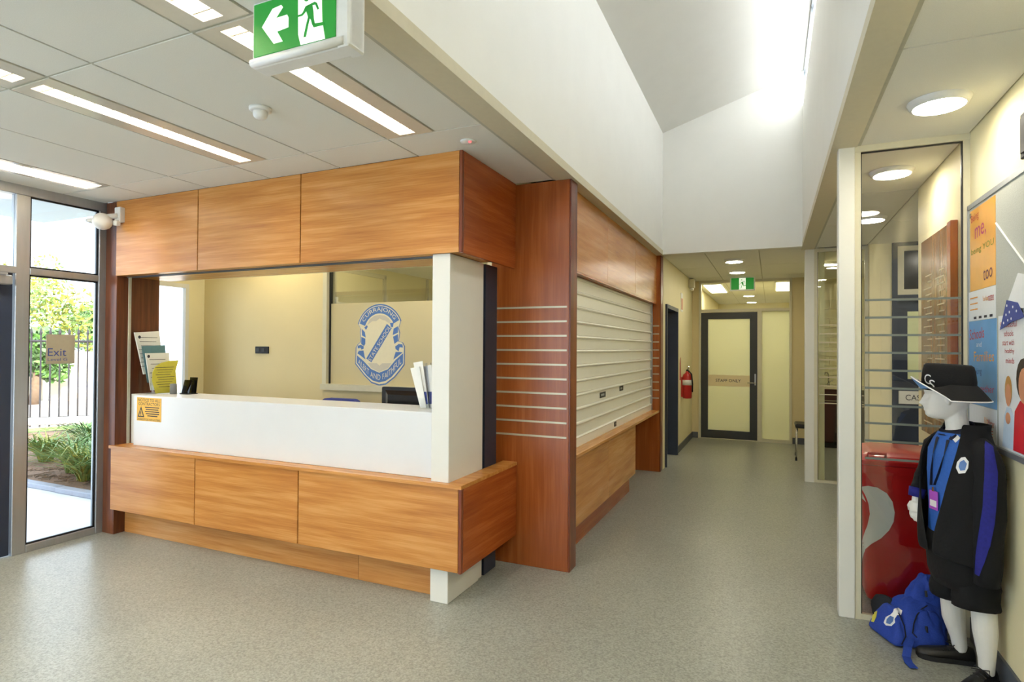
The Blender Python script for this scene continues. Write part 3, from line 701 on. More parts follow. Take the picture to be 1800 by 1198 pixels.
# ================================================================== helpers that need the camera ray (a surface gives the distance)
from mathutils.bvhtree import BVHTree
from mathutils.geometry import tessellate_polygon
CAMP = Vector((0, 0, CAMH))
def ray(px, py): return (_R*((px-900)/FPX) + _D*((py-599)/FPX) + _F).normalized()
def surface(o):
    bm = bmesh.new(); bm.from_mesh(o.data); bmesh.ops.translate(bm, vec=WLOC[o], verts=bm.verts)
    t = BVHTree.FromBMesh(bm); bm.free(); return t
def on(tree, px, py, lift=.002):
    p, n, i, d = tree.ray_cast(CAMP, ray(px, py))
    if p is None: return None
    if n.dot(ray(px, py)) > 0: n = -n
    return p+n*lift
# ================================================================== on the reception counter
nt_ = thing('notice_sign', (-4.55, 3.1, .93), 'amber contractor notice with warning triangle stuck to the white upstand', 'sign')
MB().box(-4.70, -4.41, 3.1015, 3.105, .925, 1.112).build('plate', 'notice_amber', nt_)
m = MB(); text_Y(m, 'NOTICE TO ALL', -4.685, -4.42, 1.080, 1.103, 3.101); text_Y(m, 'CONTRACTORS', -4.68, -4.425, 1.050, 1.073, 3.101)
text_Y(m, 'ASBESTOS REGISTER', -4.69, -4.42, .930, .945, 3.101); lettering(m, 'lettering', 'ink', nt_)
m = MB()
for k, (a, b_) in enumerate(((.10, .27), (.11, .26), (.10, .27), (.11, .27), (.13, .25))): m.box(-4.70+a, -4.70+b_, 3.1005, 3.1015, 1.032-.017*k, 1.039-.017*k)
m.build('small_print', 'ink', nt_)
tx, tz = -4.648, .955
MB().prism([(tx-.040, tz), (tx+.040, tz), (tx, tz+.084)], (3.1005, 3.1015)).build('warning_triangle', 'black', nt_)
MB().prism([(tx-.026, tz+.008), (tx+.026, tz+.008), (tx, tz+.062)], (3.1000, 3.1005)).build('triangle_field', 'notice_amber', nt_)
MB().box(tx-.004, tx+.004, 3.0995, 3.1000, tz+.022, tz+.045).box(tx-.004, tx+.004, 3.0995, 3.1000, tz+.011, tz+.018).build('exclamation_mark', 'black', nt_)
def sheet(name, x, pts, thick, mat, label, cat, lean=.05, lines=0, group=None, hdr=None):
    """paper standing in the rack: outline (y,z) at depth x, leaning back"""
    z0 = min(p[1] for p in pts)
    t = thing(name, (x, sum(p[0] for p in pts)/len(pts), z0), label, cat, group)
    m = MB().prism(pts, (x-thick, x), 'X')
    for v in m.bm.verts: v.co.x -= (v.co.z-z0)*lean
    m.build('page', mat, t)
    if lines:
        ys = [p[0] for p in pts]; zt = max(p[1] for p in pts); m = MB(); y0, y1 = min(ys)+.03, max(ys)-.045
        for k in range(lines):
            z = zt-.055-k*(zt-z0-.09)/lines; m.box(x+.0005-(z-z0)*lean, x+.0012-(z-z0)*lean, y0+.02*((k*7) % 3)*.5, y1-.03*((k*5) % 4)*.4, z-.0035, z)
        m.build('printed_lines', 'ink', t)
    if hdr:
        m = MB().ball((x-(hdr[1]-z0)*lean, hdr[0], hdr[1]), .012, 10, 6, (.15, 1, 1.2)); m.build('printed_crest', 'ink', t)
    return t
rk = thing('brochure_rack', (-4.74, 3.3, 1.128), 'clear acrylic tiered brochure rack at the end of the counter', 'rack')
for k, x in enumerate((-4.62, -4.735)):
    z0, z1 = 1.13+.10*k, 1.19+.10*k; MB().quad((x, 3.19, z0), (x, 3.43, z0), (x, 3.43, z1), (x, 3.19, z1)).build('tier_front', 'acrylic', rk)
for y in (3.188, 3.432): MB().quad((-4.83, y, 1.13), (-4.62, y, 1.13), (-4.62, y, 1.19), (-4.83, y, 1.34)).build('side', 'acrylic', rk)
MB().box(-4.83, -4.62, 3.19, 3.43, 1.128, 1.131).build('base', 'white_plastic', rk)
sheet('leaflet', -4.795, [(3.218, 1.29), (3.39, 1.30), (3.365, 1.655), (3.150, 1.638)], .012, 'paper', 'tall white printed form at the back of the brochure rack', 'leaflet', .06, 8, hdr=(3.19, 1.60))
sheet('leaflet', -4.752, [(3.225, 1.22), (3.40, 1.22), (3.385, 1.536), (3.183, 1.525)], .008, 'paper_teal', 'teal booklet in the second tier of the brochure rack', 'leaflet', .06)
sheet('leaflet', -4.708, [(3.222, 1.16), (3.40, 1.16), (3.392, 1.47), (3.185, 1.467)], .010, 'paper', 'white letterhead form in front of the teal booklet', 'leaflet', .06, 6, hdr=(3.21, 1.44))
sheet('leaflet', -4.645, [(3.222, 1.134), (3.412, 1.134), (3.408, 1.32), (3.440, 1.405), (3.36, 1.402), (3.29, 1.388), (3.235, 1.36), (3.205, 1.31), (3.198, 1.24)], .006, 'paper_yellow', 'curling yellow form at the front of the brochure rack', 'leaflet', .10, 9)
t = thing('pen_cup', (-4.555, 3.31, 1.128), 'small grey metal cup in front of the yellow form', 'cup')
MB().lathe([(.026, 0), (.026, .082), (.023, .086), (.019, .086), (.019, .01)], (-4.555, 3.31, 1.128), 18).build('cup', 'grey_plastic', t, True)
t = thing('card_holder', (-4.45, 3.37, 1.128), 'black see-through card holder beside the grey cup', 'card holder')
pane('smoked', (.35, .36, .38), 1.0)
MB().box(-4.505, -4.405, 3.33, 3.42, 1.128, 1.134).build('base', 'black', t)
MB().prism([(3.34, 1.13), (3.345, 1.13), (3.375, 1.245), (3.37, 1.245)], (-4.50, -4.41), 'X').build('front', 'smoked', t)
MB().prism([(3.405, 1.13), (3.41, 1.13), (3.425, 1.265), (3.42, 1.265)], (-4.50, -4.41), 'X').build('back', 'smoked', t)
# plastic-sleeved letters in a clear holder by the pillar
t = thing('letter_holder', (-2.03, 3.3, 1.128), 'clear holder beside the white pillar on the counter', 'holder')
MB().quad((-2.10, 3.225, 1.13), (-1.97, 3.225, 1.13), (-1.97, 3.225, 1.20), (-2.10, 3.225, 1.20)).build('front', 'acrylic', t)
MB().box(-2.10, -1.97, 3.345, 3.349, 1.129, 1.20).build('back', 'white_plastic', t); MB().box(-2.10, -1.97, 3.225, 3.345, 1.128, 1.131).build('base', 'white_plastic', t)
for k in range(7):
    a = -.36+.07*k; yb = 3.245+.013*k; x0 = -2.075+.010*k; h = .27+.012*((k*3) % 4); wd = .035
    m = MB()
    q = [(x0-wd*.5, 1.134), (x0+wd*.8, 1.134), (x0+wd*1.1+math.sin(a)*h*.7, 1.134+h), (x0-wd*.9+math.sin(a)*h*.7, 1.134+h-.012)]
    m.prism(q, (yb, yb+.004)); e = m.build('plastic_sleeve', 'plastic_sleeve' if k % 3 == 2 else 'paper')
    props(e, 'white paper in a clear sleeve fanned out in the holder by the pillar', 'paper', 'sleeved papers by the pillar')
    if k % 2: MB().prism([(q[0][0]+.006, 1.16), (q[1][0]-.006, 1.16), (q[1][0]-.004+math.sin(a)*.05, 1.24), (q[0][0]+.008+math.sin(a)*.05, 1.24)], (yb-.001, yb)).build('blue_stripe', 'ink_blue', e)
# ================================================================== office behind the counter
def rounded(x0, x1, z0, z1, r, n=5):
    pts = []
    for cx, cz, a0 in ((x1-r, z1-r, 0), (x0+r, z1-r, 90), (x0+r, z0+r, 180), (x1-r, z0+r, 270)):
        for k in range(n+1):
            a = math.radians(a0+90*k/n); pts.append((cx+r*math.cos(a), cz+r*math.sin(a)))
    return pts
def office_chair(x, y, label):
    t = thing('office_chair', (x, y, 0), label, 'chair')
    m = MB().prism(rounded(x-.20, x+.20, .62, 1.092, .07), (y-.03, y+.03)); autosmooth(m.build('backrest', 'chair_blue', t), 40)
    MB().box(x-.23, x+.23, y-.46, y-.02, .44, .52, .03, 3).build('seat', 'chair_blue', t)
    MB().box(x-.03, x+.03, y-.05, y+.05, .46, .80, .005).build('back_bracket', 'black', t)
    MB().tube([(x, y-.24, .07), (x, y-.24, .45)], .028, 12).build('gas_stem', 'black', t, True)
    for k in range(5):
        a = 2*math.pi*k/5; p = (x+.24*math.cos(a), y-.24+.20*math.sin(a))
        MB().tube([(x, y-.24, .09), (p[0], p[1], .065)], .018, 8).build('base_arm', 'black', t)
        MB().ball((p[0], p[1], .03), .03, 10, 6, (.7, 1, 1)).build('castor', 'black', t, True)
    return t
office_chair(-3.34, 3.95, 'blue fabric office chair behind the white upstand, only its back showing')
t = thing('desk', (-2.9, 3.62, 0), 'white desk behind the reception counter', 'desk')
B('desktop', 'laminate', -4.2, -1.93, 3.464, 3.72, .70, .73, t); 
for x in (-4.15, -2.0): B('leg', 'alu', x-.02, x+.02, 3.56, 3.70, 0, .70, t)
t = thing('monitor', (-2.46, 3.62, .73), 'black computer monitor seen from behind, beside the fanned papers', 'monitor')
MB().prism(rounded(-2.66, -2.22, .93, 1.235, .012, 3), (3.60, 3.62)).build('screen_frame', 'black', t)
MB().loft([[(-2.63, 3.60, .95), (-2.25, 3.60, .95), (-2.25, 3.60, 1.21), (-2.63, 3.60, 1.21)], [(-2.59, 3.575, .98), (-2.29, 3.575, .98), (-2.29, 3.575, 1.18), (-2.59, 3.575, 1.18)]]).build('rear_shell', 'black_gloss', t)
MB().box(-2.47, -2.41, 3.605, 3.63, .74, .98).build('stand_neck', 'black', t); MB().box(-2.54, -2.34, 3.55, 3.70, .73, .745, .004).build('stand_base', 'black', t)
t = thing('wall_plate', (-4.4, 4.1, 1.46), 'dark rectangular socket plate on the beige office wall', 'wall plate')
MB().box(-4.49, -4.32, 4.088, 4.10, 1.462, 1.528, .003).build('plate', 'black', t)
for x in (-4.455, -4.385): MB().box(x-.02, x+.02, 4.084, 4.088, 1.478, 1.512, .002).build('socket', 'charcoal', t)
# ---- crest printed on the frosted film
CS_ = .52/512.0
def crest_shapes(): 
    arc = lambda cx, cy, r, a0, a1, n: [(cx+r*math.cos(math.radians(a0+(a1-a0)*k/n)), cy-r*math.sin(math.radians(a0+(a1-a0)*k/n))) for k in range(n+1)]
    out = arc(365, 380, 240, 24, 162, 22)+[(165, 345), (160, 375), (166, 462), (138, 480), (116, 508), (111, 652), (160, 702), (205, 748), (285, 812), (365, 832), (435, 820), (520, 762), (570, 710), (621, 652), (622, 497), (602, 466), (560, 455), (573, 385), (560, 345)]
    inn = [(365+(x-365)*.965, 485+(y-485)*.965) for x, y in out]
    blue = [arc(365, 380, 222, 27, 160, 20)+arc(365, 380, 160, 160, 27, 20),
            [(132, 578), (205, 628), (280, 692), (365, 722), (455, 690), (530, 612), (604, 556), (604, 640), (490, 755), (430, 790), (365, 804), (300, 790), (240, 752), (130, 642)],
            [(230, 603), (440, 310), (490, 345), (282, 636)],
            [(180, 350), (212, 378), (222, 425), (182, 405)], [(176, 418), (218, 434), (218, 478), (205, 497), (175, 480)],
            [(508, 350), (551, 330), (552, 384), (500, 404)], [(503, 418), (552, 396), (552, 455), (518, 478)],
            [(206, 338), (234, 318), (242, 332), (224, 360)], [(470, 302), (508, 300), (502, 338), (482, 336)],
            [(136, 495), (170, 486), (202, 500), (200, 520), (178, 528), (170, 512), (140, 518)], [(135, 560), (150, 538), (200, 535), (212, 585), (222, 612), (170, 580)],
            [(525, 500), (560, 478), (598, 482), (602, 508), (570, 505), (560, 540), (530, 520)], [(508, 610), (530, 545), (575, 545), (600, 548), (545, 585)]]
    grey = [[(238, 318), (262, 268), (310, 240), (365, 232), (420, 240), (460, 265), (480, 292), (465, 308), (420, 280), (400, 278), (365, 262), (330, 285), (290, 285)],
            [(245, 642), (340, 642), (368, 662), (395, 642), (488, 640), (455, 682), (365, 716), (280, 684)]]
    return out, inn, blue, grey
CO = crest_shapes()
def crest_flat(place, parent, names=True, mats=('crest_blue', 'crest_cream', 'crest_grey')):
    """place(px,py,layer) -> 3-D point"""
    def poly(pts, layer, name, mat):
        m = MB()
        for p in pts:
            vs = [m.bm.verts.new(place(x, y, layer)) for x, y in p]
            for tri in tessellate_polygon([[Vector((x, y, 0)) for x, y in p]]): m.bm.faces.new([vs[i] for i in tri])
        return m.build(name, mat, parent, recalc=False)
    poly([CO[0]], 0, 'crest_outline', mats[0]); poly([CO[1]], 1, 'crest_field', mats[1])
    for b_ in CO[2]: poly([b_], 2, 'crest_ribbon', mats[0])
    for g_ in CO[3]: poly([g_], 2, 'crest_hatching', mats[2])
cp_ = lambda x, y, k: (-3.08+(x-366)*CS_, 4.1295-.0006*k, 1.55+(485-y)*CS_)
crest = thing('crest_decal', (-3.08, 4.128, 1.2), 'blue and cream school crest on the frosted office window', 'crest')
crest_flat(cp_, crest)
m = MB()
def arc_text(m, s, cx, cy, r0, r1, a0, a1, inv=False):
    def pl(u, v):
        a = math.radians(a0+(a1-a0)*u); r = r0+(r1-r0)*v
        return cp_(cx+r*math.cos(a), cy-r*math.sin(a), 3)
    text_into(m, s, pl, 1.05)
arc_text(m, 'CURRAJONG', 365, 380, 170, 213, 151, 35); lettering(m, 'crest_lettering', 'crest_cream', crest); m = MB()
LO = [(132, 645), (185, 702), (240, 750), (300, 788), (365, 803), (430, 788), (490, 753), (548, 698), (602, 643)]
LI = [(134, 582), (190, 622), (238, 662), (296, 702), (365, 721), (430, 704), (486, 660), (540, 604), (602, 560)]
def low(u, v):
    f_ = .03+.94*u; k = min(int(f_*8), 7); w_ = f_*8-k; a_, b_, c_, d_ = LO[k], LO[k+1], LI[k], LI[k+1]
    ox, oy = a_[0]+(b_[0]-a_[0])*w_, a_[1]+(b_[1]-a_[1])*w_; ix, iy = c_[0]+(d_[0]-c_[0])*w_, c_[1]+(d_[1]-c_[1])*w_; q = .22+.56*v
    return cp_(ox+(ix-ox)*q, oy+(iy-oy)*q, 3)
text_into(m, 'ALERT AND FAITHFUL', low, 1.05); lettering(m, 'crest_lettering', 'crest_cream', crest); m = MB()
def dg(u, v):
    ax, ay, bx, by = 262, 618, 468, 330
    dx, dy = bx-ax, by-ay; L = math.hypot(dx, dy); k = 17*(2*v-1)
    return cp_(ax+dx*u+dy/L*k, ay+dy*u-dx/L*k, 3)
text_into(m, 'STATE SCHOOL', dg, 1.0)
lettering(m, 'crest_lettering', 'crest_cream', crest)
# ================================================================== entrance sign on the glass
t = thing('exit_notice', (-5.04, 2.72, 1.38), 'tan square sign reading Exit Level G on the entrance glass', 'sign')
MB().box(-5.0475, -5.044, 2.625, 2.825, 1.385, 1.612).build('plate', 'sign_tan', t)
def text_left(m, s, y0, y1, z0, z1, x): return text_into(m, s, lambda u, v: (x, y0+(y1-y0)*u, z0+(z1-z0)*v))
m = MB(); text_left(m, 'Exit', 2.637, 2.765, 1.445, 1.505, -5.0435); lettering(m, 'lettering', 'ink_blue', t); m = MB(); text_left(m, 'Level G', 2.637, 2.772, 1.408, 1.430, -5.0435); lettering(m, 'lettering', 'ink_blue', t)
# ================================================================== corridor fittings
t = thing('fire_extinguisher', (-1.18, 9.2, .78), 'red fire extinguisher on the corridor wall', 'fire extinguisher')
ex, ey = -1.175, 9.22
MB().lathe([(.01, .775), (.06, .78), (.072, .80), (.072, 1.10), (.06, 1.14), (.028, 1.165), (.024, 1.19)], (ex, ey, 0), 20).build('cylinder', 'red_paint', t, True)
MB().lathe([(.0735, .98), (.0735, 1.06)], (ex, ey, 0), 20).build('label_band', 'paper', t, True)
MB().tube([(ex, ey, 1.18), (ex, ey, 1.215)], .018, 10).build('valve', 'black', t)
MB().tube([(ex, ey, 1.21), (ex+.03, ey-.05, 1.235)], .007, 8).tube([(ex, ey, 1.215), (ex+.03, ey-.05, 1.262)], .007, 8).build('lever', 'chrome', t)
MB().tube([(ex+.02, ey-.01, 1.20), (ex+.07, ey-.05, 1.15), (ex+.085, ey-.05, 1.0), (ex+.08, ey-.04, .88)], .011, 8).build('hose', 'rubber', t, True)
MB().box(-1.26, -1.235, ey-.03, ey+.03, .80, 1.10).build('bracket', 'red_paint', t)
t = thing('extinguisher_marker', (-1.25, 9.0, 1.1), 'thin red pointed marker above the fire extinguisher', 'sign')
MB().box(-1.26, -1.254, 9.03, 9.10, 1.06, 1.30).build('plate', 'red_paint', t); MB().prism([(9.02, 1.30), (9.11, 1.30), (9.065, 1.40)], (-1.26, -1.254), 'X').build('point', 'red_paint', t)
t = thing('wall_sign', (-1.255, 9.2, 2.1), 'narrow white and red wall sign high on the corridor wall', 'sign')
MB().box(-1.26, -1.254, 9.12, 9.32, 2.10, 2.38).build('plate', 'paper', t); MB().box(-1.254, -1.2525, 9.14, 9.30, 2.13, 2.30).build('symbol', 'print_skin', t)
t = thing('motion_sensor', (-1.21, 10.1, 2.5), 'cream sensor box at the top of the corridor wall', 'sensor')
MB().box(-1.26, -1.17, 10.03, 10.15, 2.54, 2.69, .012, 2).build('housing', 'frame_pale', t); MB().box(-1.235, -1.19, 10.05, 10.12, 2.50, 2.545, .008).build('lens', 'white_plastic', t)
# stool at the corridor end
t = thing('stool', (.41, 9.2, 0), 'dark stool with thin metal legs behind the far white post', 'stool')
MB().box(.30, .49, 9.0, 9.38, .44, .50, .02, 2).build('seat', 'leather', t)
for x, y, a, b_ in ((.325, 9.03, .31, 8.98), (.465, 9.03, .475, 8.98), (.325, 9.35, .32, 9.42), (.465, 9.35, .475, 9.42)):
    lg = MB().tube([(x, y, .45), (a, b_, .03)], .011, 10).build('leg', 'chrome', t, True); MB().tube([(a, b_, .04), (a, b_-.001, 0)], .014, 10).build('rubber_foot', 'rubber', lg)
# kitchenette bench
t = thing('kitchen_bench', (1.4, 10.6, 0), 'dark cupboard bench with pale top seen through the far glass', 'bench')
B('benchtop', 'frame_pale', .565, 2.395, 10.28, 10.888, .92, .955, t)
B('carcass', 'cupboard', .565, 2.395, 10.34, 10.88, .10, .92, t); B('plinth', 'black', .565, 2.395, 10.40, 10.88, 0, .10, t)
for k in range(3):
    x0 = .57+k*.61; dr = B('drawer', 'cupboard', x0, x0+.60, 10.315, 10.34, .74, .915, t, .003); B('pull', 'strip_metal', x0, x0+.60, 10.309, 10.316, .735, .742, dr)
    do = B('cupboard_door', 'cupboard', x0, x0+.60, 10.315, 10.34, .115, .73, t, .003); B('pull', 'strip_metal', x0+.02, x0+.14, 10.300, 10.314, .66, .672, do)
t = thing('tap', (.84, 10.7, .955), 'chrome gooseneck tap on the kitchenette bench', 'tap')
MB().tube([(.84, 10.72, .955), (.84, 10.72, 1.12), (.825, 10.68, 1.165), (.79, 10.62, 1.165), (.765, 10.58, 1.13)], .010, 10).build('spout', 'chrome', t, True)
MB().tube([(.84, 10.72, .955), (.84, 10.72, .995)], .022, 12).build('base', 'chrome', t, True); MB().tube([(.84, 10.72, 1.0), (.90, 10.70, 1.04)], .008, 8).build('lever', 'chrome', t, True)
# ================================================================== right wall: noticeboard, posters, honour board
nb = thing('noticeboard', (.96, 2.5, 1.07), 'long grey felt noticeboard in a metal frame on the right wall', 'noticeboard')
B('felt', 'board_felt', .960, .975, 1.20, 3.825, 1.085, 2.275, nb)
for a in ((.955, .975, 1.17, 3.835, 2.275, 2.30), (.955, .975, 1.17, 3.835, 1.06, 1.085), (.955, .975, 3.825, 3.838, 1.06, 2.30), (.955, .975, 1.17, 1.20, 1.06, 2.30)): B('frame_rail', 'alu', *a, nb)
PX = .9585
def poster(name, y0, y1, z0, z1, mat, label):
    t = thing(name, (PX, (y0+y1)/2, z0), label, 'poster'); B('sheet', mat, PX, PX+.0015, y1, y0, z0, z1, t); return t
def wt(t, mat, items, nm='lettering'):
    m = MB()
    for s, a, b_, c, d, r in items: text_wall_right(m, s, a, b_, c, d, PX-.0007, r)
    return lettering(m, nm, mat, t)
def blob(t, name, mat, pts, k=1): return MB().prism(pts, (PX-.0006*k-.0004, PX-.0006*k), 'X').build(name, mat, t)
ell = lambda cy, cz, a, b_, n=16: [(cy+a*math.cos(2*math.pi*i/n), cz+b_*math.sin(2*math.pi*i/n)) for i in range(n)]
t = poster('poster', 3.80, 3.42, 1.84, 2.262, 'poster_orange', 'orange poster with hand-lettered words at the top of the noticeboard')
wt(t, 'ink_red', [('Being', 3.78, 3.66, 2.185, 2.235, .01)]); wt(t, 'ink_magenta', [('me,', 3.72, 3.55, 2.09, 2.16, .01)]); wt(t, 'ink_green', [('being YOU', 3.78, 3.44, 2.02, 2.06, .005)]); wt(t, 'ink_purple', [('too', 3.59, 3.46, 1.875, 1.93, .01)])
MB().box(PX-.004, PX-.0005, 3.775, 3.795, 2.225, 2.25).build('pin', 'chrome', t)
t = poster('poster', 3.823, 3.42, 1.685, 1.838, 'poster_white', 'white credit strip with small print between the orange and blue posters')
wt(t, 'ink_orange', [('Your Name', 3.60, 3.52, 1.775, 1.80, 0)]); wt(t, 'ink_red', [('matters', 3.52, 3.44, 1.77, 1.80, 0)])
m = MB()
for k in range(3): m.box(PX-.001, PX-.0003, 3.68, 3.80, 1.800-.03*k, 1.806-.03*k)
m.build('printed_lines', 'ink_orange', t); m = MB()
for k in range(4): m.box(PX-.001, PX-.0003, 3.46+.08*k, 3.50+.08*k, 1.693, 1.705)
m.build('logos', 'ink', t, kind='stuff')
t = poster('poster', 3.823, 3.41, 1.255, 1.683, 'poster_blue', 'blue poster reading Schools and Families on the noticeboard')
wt(t, 'ink_red', [('Schools', 3.81, 3.58, 1.585, 1.64, .01)]); wt(t, 'ink_white', [('and', 3.70, 3.62, 1.55, 1.575, 0)]); wt(t, 'ink_orange', [('Families', 3.74, 3.44, 1.475, 1.525, .005)]); wt(t, 'ink_blue', [('working', 3.81, 3.62, 1.395, 1.435, .01)]); wt(t, 'ink_magenta', [('together', 3.72, 3.44, 1.31, 1.355, .01)])
t = poster('poster', 3.823, 3.41, 1.09, 1.253, 'poster_white', 'white credit strip with small print under the blue poster')
wt(t, 'ink_orange', [('Kids', 3.58, 3.53, 1.175, 1.205, 0)]); wt(t, 'ink_red', [('Matter', 3.53, 3.44, 1.165, 1.20, 0)]); m = MB()
for k in range(3): m.box(PX-.001, PX-.0003, 3.46, 3.60, 1.145-.014*k, 1.149-.014*k)
m.build('printed_lines', 'ink_red', t)
t = poster('poster', 3.385, 2.90, 1.09, 1.69, 'poster_white', 'tall white poster with printed children, about schools starting with healthy minds')
wt(t, 'ink_red', [('Successful', 3.36, 3.16, 1.635, 1.66, 0), ('schools', 3.31, 3.20, 1.595, 1.62, 0), ('start with', 3.33, 3.19, 1.555, 1.58, 0), ('healthy', 3.30, 3.19, 1.515, 1.54, 0), ('minds', 3.29, 3.19, 1.475, 1.50, 0)])
blob(t, 'printed_shirt', 'print_shirt', [(3.335, 1.10), (3.18, 1.10), (3.20, 1.25), (3.23, 1.28), (3.28, 1.28), (3.31, 1.24)]); blob(t, 'printed_hair', 'print_hair', ell(3.258, 1.355, .042, .065), 2); blob(t, 'printed_face', 'print_skin', ell(3.258, 1.335, .032, .05), 3); blob(t, 'printed_hand', 'print_skin', ell(3.262, 1.232, .03, .026), 3)
blob(t, 'printed_shirt', 'print_red', [(3.20, 1.10), (2.92, 1.10), (2.95, 1.28), (3.0, 1.32), (3.12, 1.32), (3.18, 1.27)], 4); blob(t, 'printed_hair', 'print_darkhair', ell(3.08, 1.41, .08, .09), 5); blob(t, 'printed_face', 'print_skin', ell(3.075, 1.385, .058, .075), 6)
t = thing('bunting', (.955, 3.1, 1.6), 'white and blue spotted pennant on a cord across the noticeboard', 'bunting')
MB().tube([(PX-.003, 3.40, 2.125), (PX-.003, 3.25, 2.02), (PX-.003, 3.05, 1.885), (PX-.003, 2.8, 1.78)], .004, 6).build('cord', 'paper', t)
MB().prism([(3.13, 1.86), (2.96, 1.83), (2.96, 1.70), (3.26, 1.72), (3.245, 1.75)], (PX-.0055, PX-.004), 'X').build('pennant', 'poster_white', t)
MB().prism([(3.34, 1.625), (3.255, 1.755), (3.13, 1.735), (3.06, 1.67), (3.20, 1.655)], (PX-.0075, PX-.0058), 'X').build('spotted_border', 'ink_blue', t)
m = MB()
for y, z in ((3.25, 1.73), (3.22, 1.70), (3.26, 1.69), (3.18, 1.72), (3.29, 1.655), (3.20, 1.67), (3.14, 1.70), (3.24, 1.665)): m.prism(ell(y, z, .006, .006, 8), (PX-.0083, PX-.0076), 'X')
m.build('spots', 'ink_white', t, kind='stuff')
t = thing('wall_speaker', (.93, 3.05, 2.32), 'black box high on the right wall above the noticeboard', 'speaker')
MB().box(.952, .975, 2.86, 3.10, 2.33, 2.52, .006, 2).build('case', 'black', t); MB().box(.946, .952, 2.88, 3.08, 2.35, 2.50, .002).build('grille', 'charcoal', t)
t = thing('honour_board', (.96, 4.45, 1.0), 'tall varnished timber honour board on the wall behind the glass screen', 'honour board')
MB().box(.945, .974, 4.09, 4.84, .98, 2.275, .004).build('board', 'wood_honour', t)
B('edge_moulding', 'wood_z', .938, .974, 4.085, 4.16, .98, 2.28, t, .003)
m = MB()
for c in range(2):
    for k in range(24): m.box(.9435, .945, 4.24+.30*c, 4.24+.30*c+.12+.05*((k*5+c) % 3), 2.02-.042*k, 2.028-.042*k)
m.build('name_lines', 'strip_metal', t, kind='stuff')
# ================================================================== red wheelie bin behind the glass
def rrect(x0, x1, y0, y1, z, r, n=4):
    pts = []
    for cx, cy, a0 in ((x1-r, y1-r, 0), (x0+r, y1-r, 90), (x0+r, y0+r, 180), (x1-r, y0+r, 270)):
        for k in range(n+1):
            a = math.radians(a0+90*k/n); pts.append((cx+r*math.cos(a), cy+r*math.sin(a), z))
    return pts
t = thing('wheelie_bin', (.735, 4.35, 0), 'large red wheelie bin with pale swirl graphic behind the glass screen', 'bin')
bx = .725
body = MB().loft([rrect(bx-.190, bx+.19, 4.135, 4.50, .02, .05), rrect(bx-.205, bx+.205, 4.115, 4.53, .06, .06), rrect(bx-.225, bx+.225, 4.075, 4.58, .70, .06), rrect(bx-.232, bx+.232, 4.068, 4.59, .80, .05)]).build('body', 'bin_red', t)
autosmooth(body, 30)
autosmooth(MB().loft([rrect(bx-.240, bx+.240, 4.055, 4.60, .795, .05), rrect(bx-.240, bx+.240, 4.055, 4.60, .845, .05)]).build('rim', 'bin_red', t), 30)
lid = autosmooth(MB().loft([rrect(bx-.243, bx+.243, 4.05, 4.60, .848, .05), rrect(bx-.243, bx+.243, 4.05, 4.60, .872, .05), rrect(bx-.225, bx+.225, 4.07, 4.58, .90, .06), rrect(bx-.17, bx+.17, 4.12, 4.53, .918, .08)]).build('lid', 'bin_red', t), 30)
MB().tube([(bx-.20, 4.07, .895), (bx-.20, 4.045, .918), (bx-.11, 4.045, .918), (bx-.11, 4.07, .895)], .008, 8).build('lid_handle', 'bin_red', lid, True)
MB().tube([(bx-.22, 4.615, .83), (bx+.22, 4.615, .83)], .014, 10).build('rear_handle', 'bin_red', t, True)
for s in (-1, 1):
    wl = MB().tube([(bx+s*.20, 4.56, .10), (bx+s*.245, 4.56, .10)], .10, 20).build('wheel', 'rubber', t)
sf = surface(body)
def ongrid(tree, poly, name, mat, parent, lift, px0=0, py0=0, sc=1.0, nsub=3):
    """flat outline in photo pixels laid on a surface it is printed on"""
    m = MB(); m.bm.faces.new([m.bm.verts.new((x, y, 0)) for x, y in poly]); bmesh.ops.triangulate(m.bm, faces=m.bm.faces)
    bmesh.ops.subdivide_edges(m.bm, edges=m.bm.edges, cuts=nsub, use_grid_fill=True)
    bad = []
    for v in m.bm.verts:
        q = on(tree, px0+v.co.x/sc, py0+v.co.y/sc, lift)
        if q is None: bad.append(v)
        else: v.co = q
    bmesh.ops.delete(m.bm, geom=bad, context='VERTS')
    if not m.bm.faces: m.bm.free(); return None
    return m.build(name, mat, parent, True, recalc=False)
SW = [(52, 300), (105, 292), (170, 305), (235, 345), (275, 405), (290, 480), (282, 545), (250, 605), (195, 660), (130, 698), (88, 735), (68, 800), (58, 880), (50, 860), (48, 790), (55, 715), (75, 640), (102, 565), (118, 490), (108, 415), (85, 355)]
ongrid(sf, SW, 'swirl_graphic', 'bin_graphic', t, .003, 1500, 780, 3.993)
ongrid(sf, [(50, 335), (68, 350), (92, 408), (70, 385), (52, 378)], 'swirl_graphic', 'bin_graphic', t, .003, 1500, 780, 3.993, 1)
